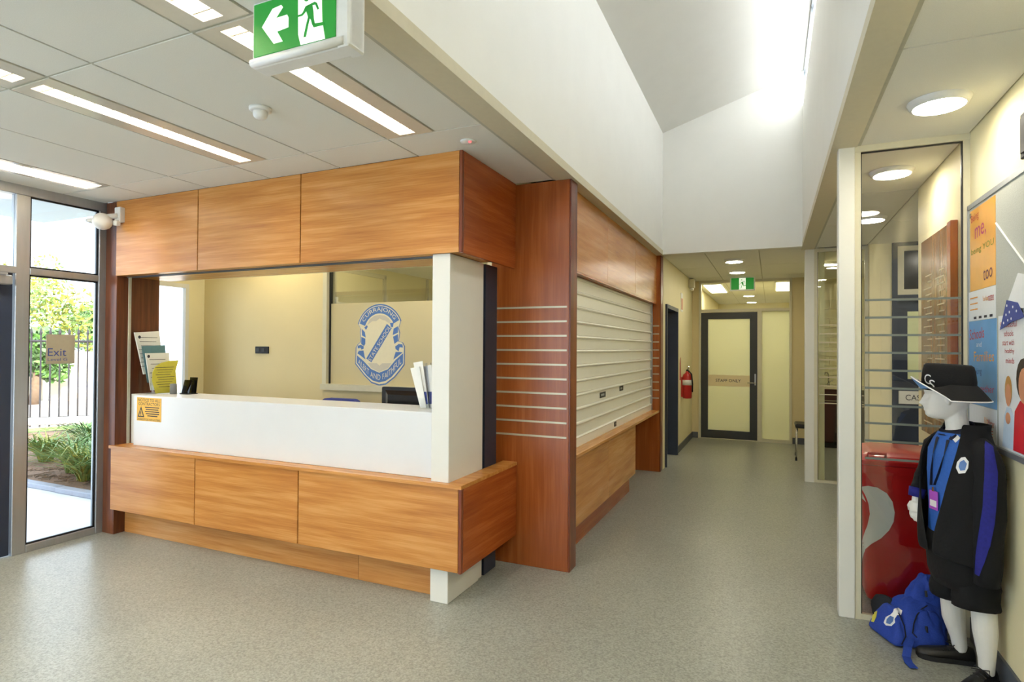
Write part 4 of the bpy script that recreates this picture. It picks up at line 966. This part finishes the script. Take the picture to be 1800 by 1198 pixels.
# ================================================================== school backpack on the floor
def sq(c, r, n=2.6, u=22, v=12, M=None, jit=0, seed=1):
    """superellipsoid as a soft bag volume"""
    m = MB(); q = bmesh.ops.create_uvsphere(m.bm, u_segments=u, v_segments=v, radius=1)['verts']; g = random.Random(seed)
    ph = [g.uniform(0, 6.28) for _ in range(6)]
    for p in q:
        d = p.co.normalized(); k = (abs(d.x)**n+abs(d.y)**n+abs(d.z)**n)**(-1/n); w_ = d*k
        f = 1+jit*(math.sin(5*w_.x+ph[0])*math.sin(4*w_.y+ph[1])+.6*math.sin(9*w_.z+ph[2]+3*w_.x)+.4*math.sin(13*w_.y+ph[3]-5*w_.z))
        p.co = Vector((w_.x*r[0], w_.y*r[1], w_.z*r[2]))*f
    if M is not None: m.xf(M)
    m.xf(Matrix.Translation(c))
    for p in m.bm.verts: p.co.z = max(p.co.z, .004)
    return m
bp_ = thing('backpack', (.66, 3.68, 0), 'blue school backpack with crest slumped on the floor below the glass screen', 'backpack')
RZ = Matrix.Rotation(math.radians(-38), 4, 'Z'); TL = RZ @ Matrix.Rotation(math.radians(-22), 4, 'X')
def bagbody(pts_lo, pts_hi, zlo, zhi, name, mat, seed, jit=.010, rings_=7, cr=.035):
    '''soft upright pouch between a foot outline and a top outline, with creases and sag'''
    g = random.Random(seed); ph = [g.uniform(0, 6.28) for _ in range(5)]
    def rnd(pts, n=9):
        out = []; N = len(pts)
        for i in range(N):
            a_, b_, c_ = Vector(pts[i-1]), Vector(pts[i]), Vector(pts[(i+1) % N])
            p0 = b_.lerp(a_, min(.45, cr/max((a_-b_).length, 1e-4))); p1 = b_.lerp(c_, min(.45, cr/max((c_-b_).length, 1e-4)))
            for k in range(n//3+1):
                t_ = k/(n//3); out.append(p0*(1-t_)**2+b_*2*t_*(1-t_)+p1*t_**2)
            for k in range(1, 4): out.append(p1.lerp(c_.lerp(b_, min(.45, cr/max((c_-b_).length, 1e-4))), k/4))
        return out
    lo, hi = rnd(pts_lo), rnd(pts_hi); cl = sum(lo, Vector((0, 0)))/len(lo); ch = sum(hi, Vector((0, 0)))/len(hi); R_ = []
    for i in range(rings_+3):
        f_ = min(1, max(0, (i-1)/rings_)); shr = 1.0 if 1 <= i <= rings_ else (.90 if i == 0 else (.82 if i == rings_+1 else .35))
        z_ = zlo+(zhi-zlo)*f_-(.0 if i else .0)+(.010 if i == rings_+1 else (.014 if i == rings_+2 else 0))
        if i == 0: z_ = max(.003, zlo-.010)
        r_ = []
        for k, (p, q) in enumerate(zip(lo, hi)):
            c_ = cl.lerp(ch, f_); v_ = p.lerp(q, f_)-c_; bul = 1+.05*math.sin(math.pi*f_)
            w_ = jit*(math.sin(k*.9+f_*9+ph[0])+.7*math.sin(k*1.7-f_*14+ph[1])+.5*math.sin(k*.4+f_*23+ph[2])); L_ = max(v_.length, 1e-4)
            v_ = v_*(bul*shr)+v_/L_*w_*shr; r_.append((c_.x+v_.x, c_.y+v_.y, z_+.6*w_))
        R_.append(r_)
    o = MB().loft(R_).build(name, mat, bp_, True); o.modifiers.new('u', 'SUBSURF').levels = 1; q = o.modifiers.new('s', 'SMOOTH'); q.iterations = 3; return bake(o)
main = bagbody([(.49, 3.83), (.60, 3.56), (.83, 3.63), (.84, 3.80), (.66, 3.86)], [(.62, 3.80), (.66, 3.68), (.80, 3.70), (.83, 3.78), (.70, 3.83)], .012, .20, 'main_compartment', 'bag_blue', 2, .006)
bagbody([(.63, 3.81), (.665, 3.70), (.82, 3.70), (.84, 3.80), (.72, 3.85)], [(.72, 3.80), (.73, 3.76), (.79, 3.76), (.80, 3.79), (.74, 3.82)], .17, .315, 'top_compartment', 'bag_blue', 3, .006)
pk = bagbody([(.475, 3.79), (.585, 3.545), (.655, 3.60), (.56, 3.80)], [(.545, 3.77), (.605, 3.645), (.635, 3.67), (.58, 3.785)], .012, .145, 'front_pocket', 'bag_blue', 4, .004)
p2 = bagbody([(.625, 3.585), (.70, 3.580), (.825, 3.61), (.80, 3.69), (.67, 3.67)], [(.685, 3.665), (.71, 3.65), (.79, 3.665), (.79, 3.70), (.70, 3.70)], .012, .165, 'side_pocket', 'bag_blue', 5, .005)
sq((.575, 3.812, .10), (.075, .03, .075), 2.4, M=RZ, jit=.05, seed=6).build('shoulder_harness', 'bag_dark', bp_, True)
def strip(path, wd, th=.004):
    m = MB(); pts = [Vector(p) for p in path]; rings = []
    for i, p in enumerate(pts):
        d = (pts[min(i+1, len(pts)-1)]-pts[max(i-1, 0)]); s = Vector((0, 0, 1)).cross(d)
        s = s.normalized() if s.length > 1e-5 else Vector((1, 0, 0)); n_ = d.cross(s).normalized()*th
        rings.append([p-s*wd, p+s*wd, p+s*wd+n_, p-s*wd+n_])
    return m.loft(rings)
strip([(.650, 3.585, .05), (.628, 3.52, .035), (.612, 3.465, .008), (.612, 3.41, .006), (.625, 3.365, .006)], .018).build('loose_strap', 'bag_blue', bp_)
spk, smn, sp2 = surface(pk), surface(main), surface(p2)
def first_hit(px, py, lift=.003):
    best = None
    for T in (spk, smn, sp2):
        q = on(T, px, py, lift)
        if q is not None and (best is None or (q-CAMP).length < (best-CAMP).length): best = q
    return best
class Multi:
    def ray_cast(s, o, d):
        r = [T.ray_cast(o, d) for T in (spk, smn, sp2)]; r = [x for x in r if x[0] is not None]
        return min(r, key=lambda x: x[3]) if r else (None, None, None, None)
MT = Multi()
cr = [(1572, 1070), (1580, 1068), (1587, 1073), (1585, 1080), (1577, 1081), (1573, 1088), (1574, 1094), (1568, 1100), (1558, 1099), (1554, 1094), (1558, 1084), (1566, 1080), (1570, 1076)]
ongrid(MT, cr, 'crest_patch', 'piping', bp_, .003); ongrid(MT, [(1566, 1082), (1572, 1085), (1571, 1092), (1566, 1097), (1559, 1095), (1560, 1088)], 'crest_patch_centre', 'crest_blue', bp_, .0045, nsub=1)
ongrid(MT, [(1536, 1077), (1543, 1073), (1541, 1084), (1537, 1093), (1532, 1092)], 'reflective_tab', 'paper_yellow', bp_, .003)
for px, py in ((1628, 1100), (1635, 1034)):
    q = first_hit(px, py, .004) or Vector((.74, 3.70, .27))
    MB().tube([q, q+Vector((.002, -.004, -.03))], .006, 8).build('zip_pull', 'black', bp_)
zp = [first_hit(x, y, .003) for x, y in ((1612, 1120), (1604, 1112), (1606, 1095), (1612, 1080), (1620, 1070), (1630, 1064))]
zp = [q for q in zp if q is not None]
if len(zp) > 2: MB().tube(zp, .003, 6).build('zip', 'bag_dark', bp_)
zp = [first_hit(x, y, .003) for x, y in ((1585, 1132), (1592, 1118), (1590, 1100), (1580, 1078), (1566, 1062))]
zp = [q for q in zp if q is not None]
if len(zp) > 2: MB().tube(zp, .003, 6).build('zip', 'bag_dark', bp_)
# ================================================================== school uniform mannequin
MN = thing('mannequin', (.83, 3.43, 0), 'white child mannequin in school jacket, shorts, lanyard and brimmed hat by the noticeboard', 'mannequin')
def frame(f):
    f = Vector((f[0], f[1], 0)).normalized(); return f, Vector((-f.y, f.x, 0))
def ring(c, a, b_, f, l, n=24, p=2.2, tilt=None):
    out = []
    for k in range(n):
        t_ = 2*math.pi*k/n; cs, sn = math.cos(t_), math.sin(t_)
        u_ = math.copysign(abs(cs)**(2/p), cs)*b_; v_ = math.copysign(abs(sn)**(2/p), sn)*a
        out.append(Vector(c)+f*u_+l*v_+(Vector((0, 0, tilt(u_, v_))) if tilt else Vector()))
    return out
fT, lT = frame((-.93, -.37)); fH, lH = frame((-.985, .17))
BM_ = MB()
# head: rings of (height, half-width, front reach, back reach)
HC = Vector((.768, 3.432, 0))
prof = [(1.200, .022, .052, .020), (1.208, .034, .072, .040), (1.220, .045, .082, .058), (1.232, .052, .082, .068), (1.241, .055, .086, .074), (1.248, .057, .083, .078), (1.255, .059, .087, .082), (1.263, .061, .083, .086), (1.272, .063, .086, .090), (1.290, .066, .084, .096), (1.306, .068, .081, .101), (1.320, .069, .080, .104), (1.335, .071, .087, .107), (1.355, .073, .089, .108), (1.385, .073, .085, .107), (1.415, .066, .072, .098), (1.440, .045, .048, .070), (1.452, .012, .012, .02)]
rings = []
for z, w_, fr, bk in prof:
    r_ = []
    for k in range(36):
        a = 2*math.pi*k/36; cs, sn = math.cos(a), math.sin(a); d = (fr if cs > 0 else bk)*math.copysign(abs(cs)**.95, cs)
        nose = 0
        if 1.262 <= z <= 1.325 and cs > 0:
            h_ = {1.263: .012, 1.272: .024, 1.290: .016, 1.306: .010, 1.320: .004}.get(z, 0); nose = h_*math.exp(-(sn/.16)**2)
        if 1.238 < z < 1.258 and cs > 0: nose = .003*math.exp(-(sn/.3)**2)
        if z in (1.306, 1.320) and cs > 0: nose -= .010*math.exp(-((abs(sn)-.42)/.17)**2)
        r_.append(HC+fH*(d+nose)+lH*(sn*w_)+Vector((0, 0, z)))
    rings.append(r_)
BM_.loft(rings)
for s in (-1, 1): BM_.ball(HC-fH*.008+lH*(s*.070)+Vector((0, 0, 1.302)), .024, 12, 8, (.55, .45, 1.15))
BM_.tube([HC-fH*.030+Vector((0, 0, 1.30)), HC-fH*.038+Vector((0, 0, 1.22)), HC-fH*.046+Vector((0, 0, 1.16)), HC-fH*.05+Vector((0, 0, 1.10))], [.050, .045, .048, .075], 16)
TC = Vector((.818, 3.430, 0))
BM_.loft([ring(TC+Vector((0, 0, z)), a, b_, fT, lT) for z, a, b_ in ((.42, .05, .05), (.50, .10, .075), (.62, .115, .08), (.78, .105, .07), (.95, .12, .08), (1.06, .125, .078), (1.12, .09, .06), (1.145, .05, .045))])
# legs
RL = [(.805, 3.505, .58), (.808, 3.515, .42), (.812, 3.525, .32), (.822, 3.54, .22), (.842, 3.545, .12), (.850, 3.545, .055)]
LL = [(.880, 3.375, .58), (.885, 3.365, .44), (.893, 3.36, .36), (.897, 3.352, .24), (.901, 3.345, .12), (.900, 3.345, .055)]
for L in (RL, LL): BM_.tube(L, [.062, .055, .050, .049, .034, .030], 16)
# right arm and hand
sh = Vector((.755, 3.555, 1.075)); el = Vector((.735, 3.60, .92)); wr = Vector((.668, 3.535, .785))
BM_.tube([sh, el, (el+wr)/2, wr, wr+Vector((-.004, -.004, -.02))], [.038, .030, .027, .019, .018], 14)
pm = wr+Vector((-.008, -.006, -.05)); hd_ = Vector((-.10, -.06, -.99)).normalized(); hs = Vector((-.75, .66, 0)).normalized(); hn = hd_.cross(hs)
BM_.loft([[wr+hd_*d+hs*(a*math.cos(q*.5236))+hn*(b_*math.sin(q*.5236)) for q in range(12)] for d, a, b_ in ((.0, .016, .013), (.02, .022, .013), (.05, .028, .012), (.068, .028, .010))])
for i, (o, L) in enumerate(((-.021, .050), (-.007, .056), (.007, .053), (.021, .042))):
    b0 = wr+hd_*.064+hs*o; BM_.tube([b0, b0+hd_*L*.5+hn*.004, b0+hd_*L*.85+hn*.014, b0+hd_*L+hn*.020], [.0075, .007, .006, .004], 8)
b0 = wr+hd_*.022+hs*.022; BM_.tube([b0, b0+hd_*.022+hs*.014+hn*.006, b0+hd_*.048+hs*.016+hn*.016], [.009, .008, .005], 8)
# left arm inside the sleeve
BM_.tube([(.885, 3.30, 1.07), (.892, 3.275, .85), (.886, 3.27, .66), (.882, 3.265, .58)], [.038, .030, .024, .018], 14)
bo = BM_.build('body', 'mannequin', MN, True)
rm = bo.modifiers.new('r', 'REMESH'); rm.mode = 'VOXEL'; rm.voxel_size = .0042; rm.use_smooth_shade = True
sm_ = bo.modifiers.new('s', 'SMOOTH'); sm_.factor = .4; sm_.iterations = 2
bake(bo); bo.data.polygons.foreach_set('use_smooth', [True]*len(bo.data.polygons))
if not bo.data.materials: bo.data.materials.append(MATS['mannequin'])
# shirt
def tors(rs, n=28): return [ring(TC+Vector((0, 0, z))+fT*of, a, b_, fT, lT, n, 2.4) for z, a, b_, of in rs]
shirt = MB().loft(tors([(.60, .140, .103, .0), (.78, .138, .100, .0), (.95, .146, .104, .0), (1.05, .145, .098, .0), (1.105, .112, .082, .002), (1.140, .074, .070, .006)]), caps=False).build('shirt', 'shirt_blue', MN, True)
nk = Vector((.812, 3.428, 0))
cl = MB().loft([ring(nk+Vector((0, 0, z))+fT*of, a, b_, fT, lT, 24, 2, tilt=lambda u_, v_: -.35*u_) for z, a, b_, of in ((1.115, .088, .078, .004), (1.150, .072, .066, .0), (1.172, .064, .060, -.004), (1.150, .078, .073, .004))], caps=False).build('collar', 'shirt_dark', MN, True)
# jacket: open-fronted torso with gaps that close towards the hem
jr = [(.545, .172, .128, 2, 0), (.60, .178, .134, 4, 0), (.68, .176, .134, 10, 0), (.80, .172, .130, 24, 0), (.92, .176, .128, 37, -.003), (1.02, .176, .120, 46, -.008), (1.085, .150, .102, 52, -.014), (1.125, .112, .086, 55, -.024), (1.155, .084, .080, 56, -.034), (1.185, .088, .088, 58, -.044)]
rr_ = []
for z, a, b_, g, of in jr:
    r_ = []
    for k in range(41):
        gl, gr = g*.72, g*.95; th = math.radians(gl+(360-gl-gr)*k/40); cs, sn = math.cos(th), math.sin(th)
        wob = 1+.018*math.sin(7*th+z*19)+.012*math.sin(13*th-z*31)
        r_.append(TC+fT*(of+math.copysign(abs(cs)**.84, cs)*b_*wob)+lT*(math.copysign(abs(sn)**.84, sn)*a*wob)+Vector((0, 0, z+(.02*cs if z < .6 else 0))))
    rr_.append(r_)
m = MB().loft(rr_, closed=False, caps=False); jk = m.build('jacket', 'jacket', MN, True)
so = jk.modifiers.new('t', 'SOLIDIFY'); so.thickness = .008; so.offset = 1; sb_ = jk.modifiers.new('u', 'SUBSURF'); sb_.levels = 1; bake(jk)
for v in jk.data.vertices:                      # the back of the jacket is pressed flat by the wall and noticeboard
    x_ = v.co.x+WLOC[jk].x
    if x_ > .930: v.co.x -= (x_-.930)*.45
def sleeve(path, rad, name, parent, seed, mat='jacket', n=18):
    g = random.Random(seed); pts = [Vector(p) for p in path]; rg = []
    for i, p in enumerate(pts):
        d = (pts[min(i+1, len(pts)-1)]-pts[max(i-1, 0)]).normalized(); a = d.cross(Vector((0, 1, 0))).normalized(); b_ = d.cross(a)
        rg.append([p+(a*math.cos(2*math.pi*k/n)+b_*math.sin(2*math.pi*k/n))*rad[i]*(1+.05*math.sin(3*2*math.pi*k/n+i*1.7)+g.uniform(-.025, .025)) for k in range(n)])
    return MB().loft(rg).build(name, mat, parent, True)
def lerp(path, rad, n):
    P, Rr = [], []
    for i in range(n):
        f_ = i*(len(path)-1)/(n-1); k = min(int(f_), len(path)-2); u_ = f_-k
        P.append(Vector(path[k]).lerp(Vector(path[k+1]), u_)); Rr.append(rad[k]*(1-u_)+rad[k+1]*u_)
    return P, Rr
sp, sr = lerp([(.862, 3.325, 1.105), (.880, 3.285, 1.06), (.890, 3.262, .95), (.886, 3.255, .80), (.880, 3.252, .62), (.878, 3.252, .485)], [.040, .058, .062, .060, .056, .046], 14)
sl = sleeve(sp, sr, 'sleeve', MN, 5)
rp, rr2 = lerp([(.775, 3.53, 1.10), (.752, 3.565, 1.05), (.738, 3.60, .93), (.705, 3.575, .86), (.674, 3.545, .815)], [.040, .052, .050, .046, .036], 10)
sleeve(rp, rr2, 'sleeve', MN, 6)
MB().tube([(.677, 3.547, .835), (.668, 3.540, .79)], [.038, .034], 14).build('cuff', 'jacket_blue', MN, True)
# blue side panel down the near sleeve, lying on it
ssl = surface(sl)
pn = [(1731, 775), (1745, 785), (1753, 830), (1752, 880), (1748, 920), (1740, 960), (1730, 990), (1722, 1012), (1715, 1008), (1716, 975), (1722, 930), (1728, 890), (1730, 850), (1731, 810)]
def laid(tree, poly, name, mat, lift, nsub=4): return ongrid(tree, poly, name, mat, MN, lift, nsub=nsub)
class Both:
    def __init__(s, *T): s.T = T
    def ray_cast(s, o, d):
        r = [q.ray_cast(o, d) for q in s.T]; r = [x for x in r if x[0] is not None]
        return min(r, key=lambda x: x[3]) if r else (None, None, None, None)
sjk, ssh = surface(jk), surface(shirt)
JJ = Both(sjk, ssl, ssh)
laid(JJ, pn, 'sleeve_panel', 'jacket_blue', .004)
# chest crest
def cplace(scale, cx, cy, T, lift):
    def pl(x, y, k):
        q = on(T, cx+(x-366)*scale, cy+(y-485)*scale, lift+.0008*k); return q if q is not None else Vector((.85, 3.3, .98))
    return pl
for nm, mat, poly, lf in (('crest_patch', 'piping', [(1681, 822), (1683, 812), (1690, 804), (1697, 803), (1703, 811), (1702, 822), (1697, 831), (1686, 832)], .004), ('crest_patch_centre', 'crest_blue', [(1686, 820), (1688, 812), (1695, 808), (1700, 815), (1697, 826), (1689, 827)], .0055)): laid(JJ, poly, nm, mat, lf, 2)
# shirt trims, lanyard and pass
laid(ssh, [(1675, 772), (1708, 743), (1712, 748), (1680, 778)], 'shirt_stripe', 'piping', .003, 3)
laid(ssh, [(1668, 772), (1672, 766), (1700, 742), (1704, 746), (1674, 774)], 'shirt_trim', 'shirt_dark', .0035, 3)
def strand(pts, T, lift):
    q = [on(T, x, y, lift) for x, y in pts]; return [p for p in q if p is not None]
for pts in (((1676, 752), (1668, 775), (1660, 805), (1653, 830), (1645, 852)), ((1660, 752), (1650, 770), (1643, 795), (1640, 825), (1639, 852))):
    q = strand(pts, Both(ssh, sjk), .006)
    if len(q) > 2: strip(q, .006, .002).build('lanyard', 'lanyard', MN)
ca = on(ssh, 1645, 862, .010) or TC+fT*.12+Vector((0, 0, .90))
M_ = Matrix.Translation(ca+Vector((0, 0, -.045))) @ Matrix(((lT.x, fT.x, 0, 0), (lT.y, fT.y, 0, 0), (0, 0, 1, 0), (0, 0, 0, 1)))
pc = MB().box(-.030, .030, -.002, .002, -.045, .045, .003).xf(M_).build('pass_card', 'card_purple', MN); MB().box(-.006, .006, -.004, .004, .043, .062).xf(M_).build('clip', 'chrome', pc)
MB().box(-.022, .022, .002, .0028, -.03, .0).xf(M_).build('card_print', 'piping', pc)
# shorts
fS, lS = frame((-.93, -.36))
m = MB().loft([ring(TC+Vector((0, 0, z)), a, b_, fS, lS, 24, 2.4) for z, a, b_ in ((.415, .125, .085), (.47, .142, .105), (.56, .150, .112), (.66, .145, .105))]); m.build('shorts', 'jacket', MN, True)
def leg_cloth(path, rad, seed):
    P, Rr = lerp(path, rad, 8); o = sleeve(P, Rr, 'shorts_leg', MN, seed); return o
leg_cloth([(.806, 3.480, .58), (.808, 3.492, .45), (.812, 3.505, .345)], [.088, .092, .094], 8)
leg_cloth([(.858, 3.385, .58), (.864, 3.374, .45), (.868, 3.368, .345)], [.088, .092, .092], 9)
# shoes
def shoe(ank, d, parent):
    f, l = frame(d); a = Vector((ank[0], ank[1], 0))
    prof_ = [(-.055, .022, .045), (-.05, .030, .058), (-.02, .034, .066), (.02, .034, .062), (.06, .038, .050), (.10, .043, .042), (.14, .042, .036), (.17, .034, .030), (.185, .018, .022)]
    up_ = MB().loft([[a+f*x+l*(w_*math.cos(q*math.pi/8))+Vector((0, 0, .018+max(0, math.sin(q*math.pi/8))*h)) for q in range(16)] for x, w_, h in prof_]).build('shoe', 'leather', parent, True)
    MB().loft([[a+f*x+l*(w_*1.06*s)+Vector((0, 0, z)) for s, z in ((-1, 0), (1, 0), (1, .022), (-1, .022))] for x, w_, h in prof_]).build('sole', 'rubber', up_)
    m = MB()
    for k in range(3):
        x = .035+.022*k; m.tube([a+f*x+l*-.026+Vector((0, 0, .062-.004*k)), a+f*x+Vector((0, 0, .077-.007*k)), a+f*x+l*.026+Vector((0, 0, .062-.004*k))], .0028, 6)
    for s in (-1, 1): m.tube([a+f*.03+Vector((0, 0, .076)), a+f*.036+l*(s*.028)+Vector((0, 0, .088)), a+f*.05+l*(s*.036)+Vector((0, 0, .074)), a+f*.034+l*(s*.010)+Vector((0, 0, .076))], .0026, 6)
    m.build('laces', 'black', up_)
shoe((.852, 3.545), (-.995, -.08), MN); shoe((.898, 3.345), (-.62, -.78), MN)
# hat
fB, lB = fH, lH; HB = HC-fH*.012
crown = MB().loft([ring(HB+Vector((0, 0, z)), a, b_, fB, lB, 28, 2.1, tilt=lambda u_, v_: .05*u_) for z, a, b_ in ((1.335, .088, .108), (1.385, .089, .109), (1.43, .085, .104), (1.455, .080, .098), (1.464, .070, .088), (1.466, .02, .03))]).build('hat_crown', 'hat_black', MN, True)
def brim(off):
    rg = []
    for f_ in (0, .2, .4, .6, .8, 1.0):
        r_ = []
        for k in range(48):
            th = 2*math.pi*k/48; cs, sn = math.cos(th), math.sin(th)
            up_ = max(0, cs)**.8          # front of the brim is turned up
            reach = .086*(1-.52*up_); z = (.055*up_*f_+(1-up_)*(.030-.072*f_**1.1))
            if cs < 0: reach -= .030*cs*cs
            r_.append(HB+fB*(cs*(.108+reach*f_))+lB*(sn*(.088+reach*f_))+Vector((0, 0, 1.340+z+off+.004*cs)))
        rg.append(r_)
    return rg
hb = brim(0); MB().loft(hb, caps=False).build('hat_brim', 'hat_black', MN, True, recalc=False)
def offset_brim():
    # lining lies just under / outside the brim
    out = []
    for i, r_ in enumerate(hb):
        row = []
        for k, p in enumerate(r_):
            th = 2*math.pi*k/48; o = fB*math.cos(th)+lB*math.sin(th); up_ = max(0, math.cos(th))**.8
            row.append(p+o*(.004*up_)+Vector((0, 0, -.0035*(1-.6*up_))))
        out.append(row)
    return out
MB().loft(offset_brim(), caps=False).build('hat_lining', 'hat_lining', MN, True, recalc=False)
e = hb[-1]; MB().tube(e+[e[0], e[1]], .0032, 6, False).build('hat_piping', 'piping', MN, True)
scr = surface(crown); m = MB()
def cs_text(ch, x0, y0, w_, h_):
    def pl(u, v):
        q = on(scr, x0+w_*u, y0-h_*v+.25*w_*u, .003); return q if q is not None else Vector((.7, 3.36, 1.4))
    text_into(m, ch, pl)
cs_text('C', 1626, 673, 11, 17); cs_text('S', 1634, 683, 10, 17); lettering(m, 'hat_letters', 'piping', MN)
# ================================================================== outside the entrance glazing
B('ground_path', 'concrete', -30, -5.09, -8, 22, -.12, -.02, kind=S)
B('soffit_outside', 'soffit_out', -6.6, -5.1, -6, 3.4, 2.74, 2.86, kind=S)
B('roof_outside', 'soffit_out', -6.6, 1.6, -6, -2.3, 2.86, 3.0, kind=S)
bed = MB().prism([(-7.75, 3.80), (-6.1, 3.76), (-5.6, 4.4), (-6.2, 7.5), (-11.0, 9.0), (-11.8, 5.2)], (-.10, .02), 'Z').build('garden_bed', 'mulch', kind=S)
ka = thing('garden_kerb', (-6.9, 3.75, -.02), 'grey concrete kerb along the edge of the garden bed', 'kerb')
for i in range(4):
    x0 = -8.2+.66*i; MB().box(x0, x0+.65, 3.70-.02*i*.6, 3.80-.02*i*.6, -.02, .035, .008).build('kerb_stone', 'kerb', ka)
MB().prism([(-30, 4), (-11.6, 5.0), (-10.8, 9.2), (-12, 22), (-30, 22)], (-.10, -.005), 'Z').build('ground_beyond', 'gravel', kind=S)
lw = MB().prism([(-12.6, 5.2), (-11.4, 5.6), (-10.6, 8.6), (-11.6, 8.8)], (-.005, .01), 'Z').build('lawn_strip', 'lawn'); props(lw, 'strip of mown grass along the foot of the fence', 'grass', kind='stuff')
rng = random.Random(3)
def clump(x, y, z, n, h, spread, mats, label):
    t = thing('strap_leaf_plant', (x, y, z), label, 'plant', 'strap-leaf plants in the garden bed')
    for mi, mat in enumerate(mats):
        m = MB()
        for k in range(n//len(mats)):
            a = rng.uniform(0, 2*math.pi); L = h*rng.uniform(.7, 1.25); o = spread*rng.uniform(.5, 1.2); wd = rng.uniform(.009, .016)
            b0 = Vector((x+rng.uniform(-.06, .06), y+rng.uniform(-.06, .06), z)); d = Vector((math.cos(a), math.sin(a), 0)); s = Vector((-d.y, d.x, 0))
            ring = []
            for q in range(6):
                f = q/5; p = b0+d*(o*f**1.5)+Vector((0, 0, L*(f*1.25-.62*f*f*rng.uniform(.9, 1.35)))); ww = wd*(1-.9*f**2)
                ring.append((m.bm.verts.new(p-s*ww), m.bm.verts.new(p+s*ww+Vector((0, 0, .004)))))
            for (a0, a1), (c0, c1) in zip(ring, ring[1:]): m.bm.faces.new((a0, a1, c1, c0))
        m.build('leaves', mat, t, True, recalc=False)
    return t
for i, (x, y, h) in enumerate(((-7.0, 4.05, .52), (-7.55, 4.25, .5), (-6.5, 4.1, .58), (-7.2, 4.65, .6), (-8.0, 4.8, .55), (-6.75, 4.6, .62), (-8.6, 4.5, .45), (-7.8, 5.3, .6), (-9.3, 5.4, .5))):
    clump(x, y, .02, 170, h*1.12, .5, ('leaf_a', 'leaf_b') if i % 3 else ('leaf_b', 'leaf_c'), 'green strap-leaf clump growing in the mulched garden bed')
m = MB()
for k in range(260):
    x, y = rng.uniform(-8.2, -5.9), rng.uniform(3.85, 4.6); a = rng.uniform(0, 3.14); L = rng.uniform(.04, .12)
    m.tube([(x, y, .024), (x+L*math.cos(a), y+L*math.sin(a), .03)], .004, 4)
o = m.build('bark_chips', 'bark'); props(o, 'loose brown bark chips over the garden bed', 'mulch', kind='stuff')
fe = thing('picket_fence', (-12.2, 6.5, 0), 'black metal fence of pointed pickets beyond the garden', 'fence')
u = Vector((.707, .707, 0)); c0 = Vector((-12.2, 6.5, 0)); first = None
for k in range(34):
    p = c0+u*(-3.70+.145*k)
    if first is None:
        m = MB().tube([p+Vector((0, 0, .02)), p+Vector((0, 0, 1.72))], .016, 6); m.tube([p+Vector((0, 0, 1.70)), p+Vector((0, 0, 1.76)), p+Vector((0, 0, 1.86))], [.012, .028, .002], 6)
        first = m.build('picket', 'fence_black', fe); p0 = p
    else:
        c = first.copy(); COL.objects.link(c); c.parent = fe; c.location = first.location+(p-p0)
for z in (.18, 1.60): MB().tube([c0-u*3.8+Vector((0, 0, z)), c0+u*1.18+Vector((0, 0, z))], .022, 4).build('rail', 'fence_black', fe)
rl = thing('low_rail', (-10.6, 6.0, 0), 'low white rail in front of the picket fence', 'rail'); v0 = Vector((-11.2, 6.0, .23))
MB().tube([v0-u*2.2, v0+u*2.6], .065, 8).build('beam', 'paint_white', rl)
for k in range(4):
    p = v0+u*(-2.0+1.4*k); MB().tube([(p.x, p.y, -.02), (p.x, p.y, .2)], .03, 8).build('post', 'paint_white', rl)
gw = thing('boundary_wall', (-19, 10, 0), 'long cream boundary wall with piers beyond the fence', 'wall')
for k in range(6):
    p = Vector((-19.6, 8.4, 0))+u*(-9.2+2.2*k); M_ = Matrix.Translation(p) @ Matrix.Rotation(math.radians(45), 4, 'Z')
    MB().box(.2, 2.0, -.06, .06, 0, 1.35).xf(M_).build('wall_panel', 'wall_out', gw); MB().box(0, .2, -.1, .1, 0, 1.5).xf(M_).build('pier', 'wall_out', gw)
def tree(x, y, h, r, mats, label, n=900):
    t = thing('tree', (x, y, 0), label, 'tree')
    MB().tube([(x, y, 0), (x+.1, y, h*.3), (x-.05, y+.1, h*.6)], [.14, .11, .06], 8).build('trunk', 'bark', t, True)
    cs = [(rng.uniform(-r, r)*.7, rng.uniform(-r, r)*.7, h*rng.uniform(.45, .95)) for _ in range(9)]
    for mat in mats:
        m = MB()
        for k in range(n):
            c = cs[rng.randrange(9)]; d = Vector((rng.gauss(0, 1), rng.gauss(0, 1), rng.gauss(0, .8))).normalized()*r*.5*rng.random()**.4
            p = Vector((x+c[0], y+c[1], c[2]))+d; a = Vector((rng.gauss(0, 1), rng.gauss(0, 1), rng.gauss(0, 1))).normalized(); b_ = a.cross(Vector((rng.gauss(0, 1), rng.gauss(0, 1), rng.gauss(0, 1)))).normalized()
            m.quad(p-a*.11, p-b_*.05, p+a*.11, p+b_*.05)
        m.build('foliage', mat, t, recalc=False)
tree(-22.5, 11.4, 3.4, 1.5, ('leaf_c', 'leaf_b'), 'yellow-green tree over the boundary wall, seen above the Exit sign')
tree(-21.5, 8.0, 3.0, 1.1, ('leaf_c', 'leaf_a'), 'low yellow-green tree behind the fence beside the window mullion')
tree(-24.6, 14.2, 3.0, 1.1, ('leaf_d', 'leaf_a'), 'dark green shrubby tree behind the fence beside the timber jamb')
tree(-17.4, 8.8, 1.85, .8, ('leaf_d', 'leaf_a'), 'low dark bush in front of the boundary wall, middle of the glazing')
tree(-28.5, 14, 4.8, 2.0, ('leaf_b', 'leaf_c'), 'tall pale tree far behind the boundary wall')
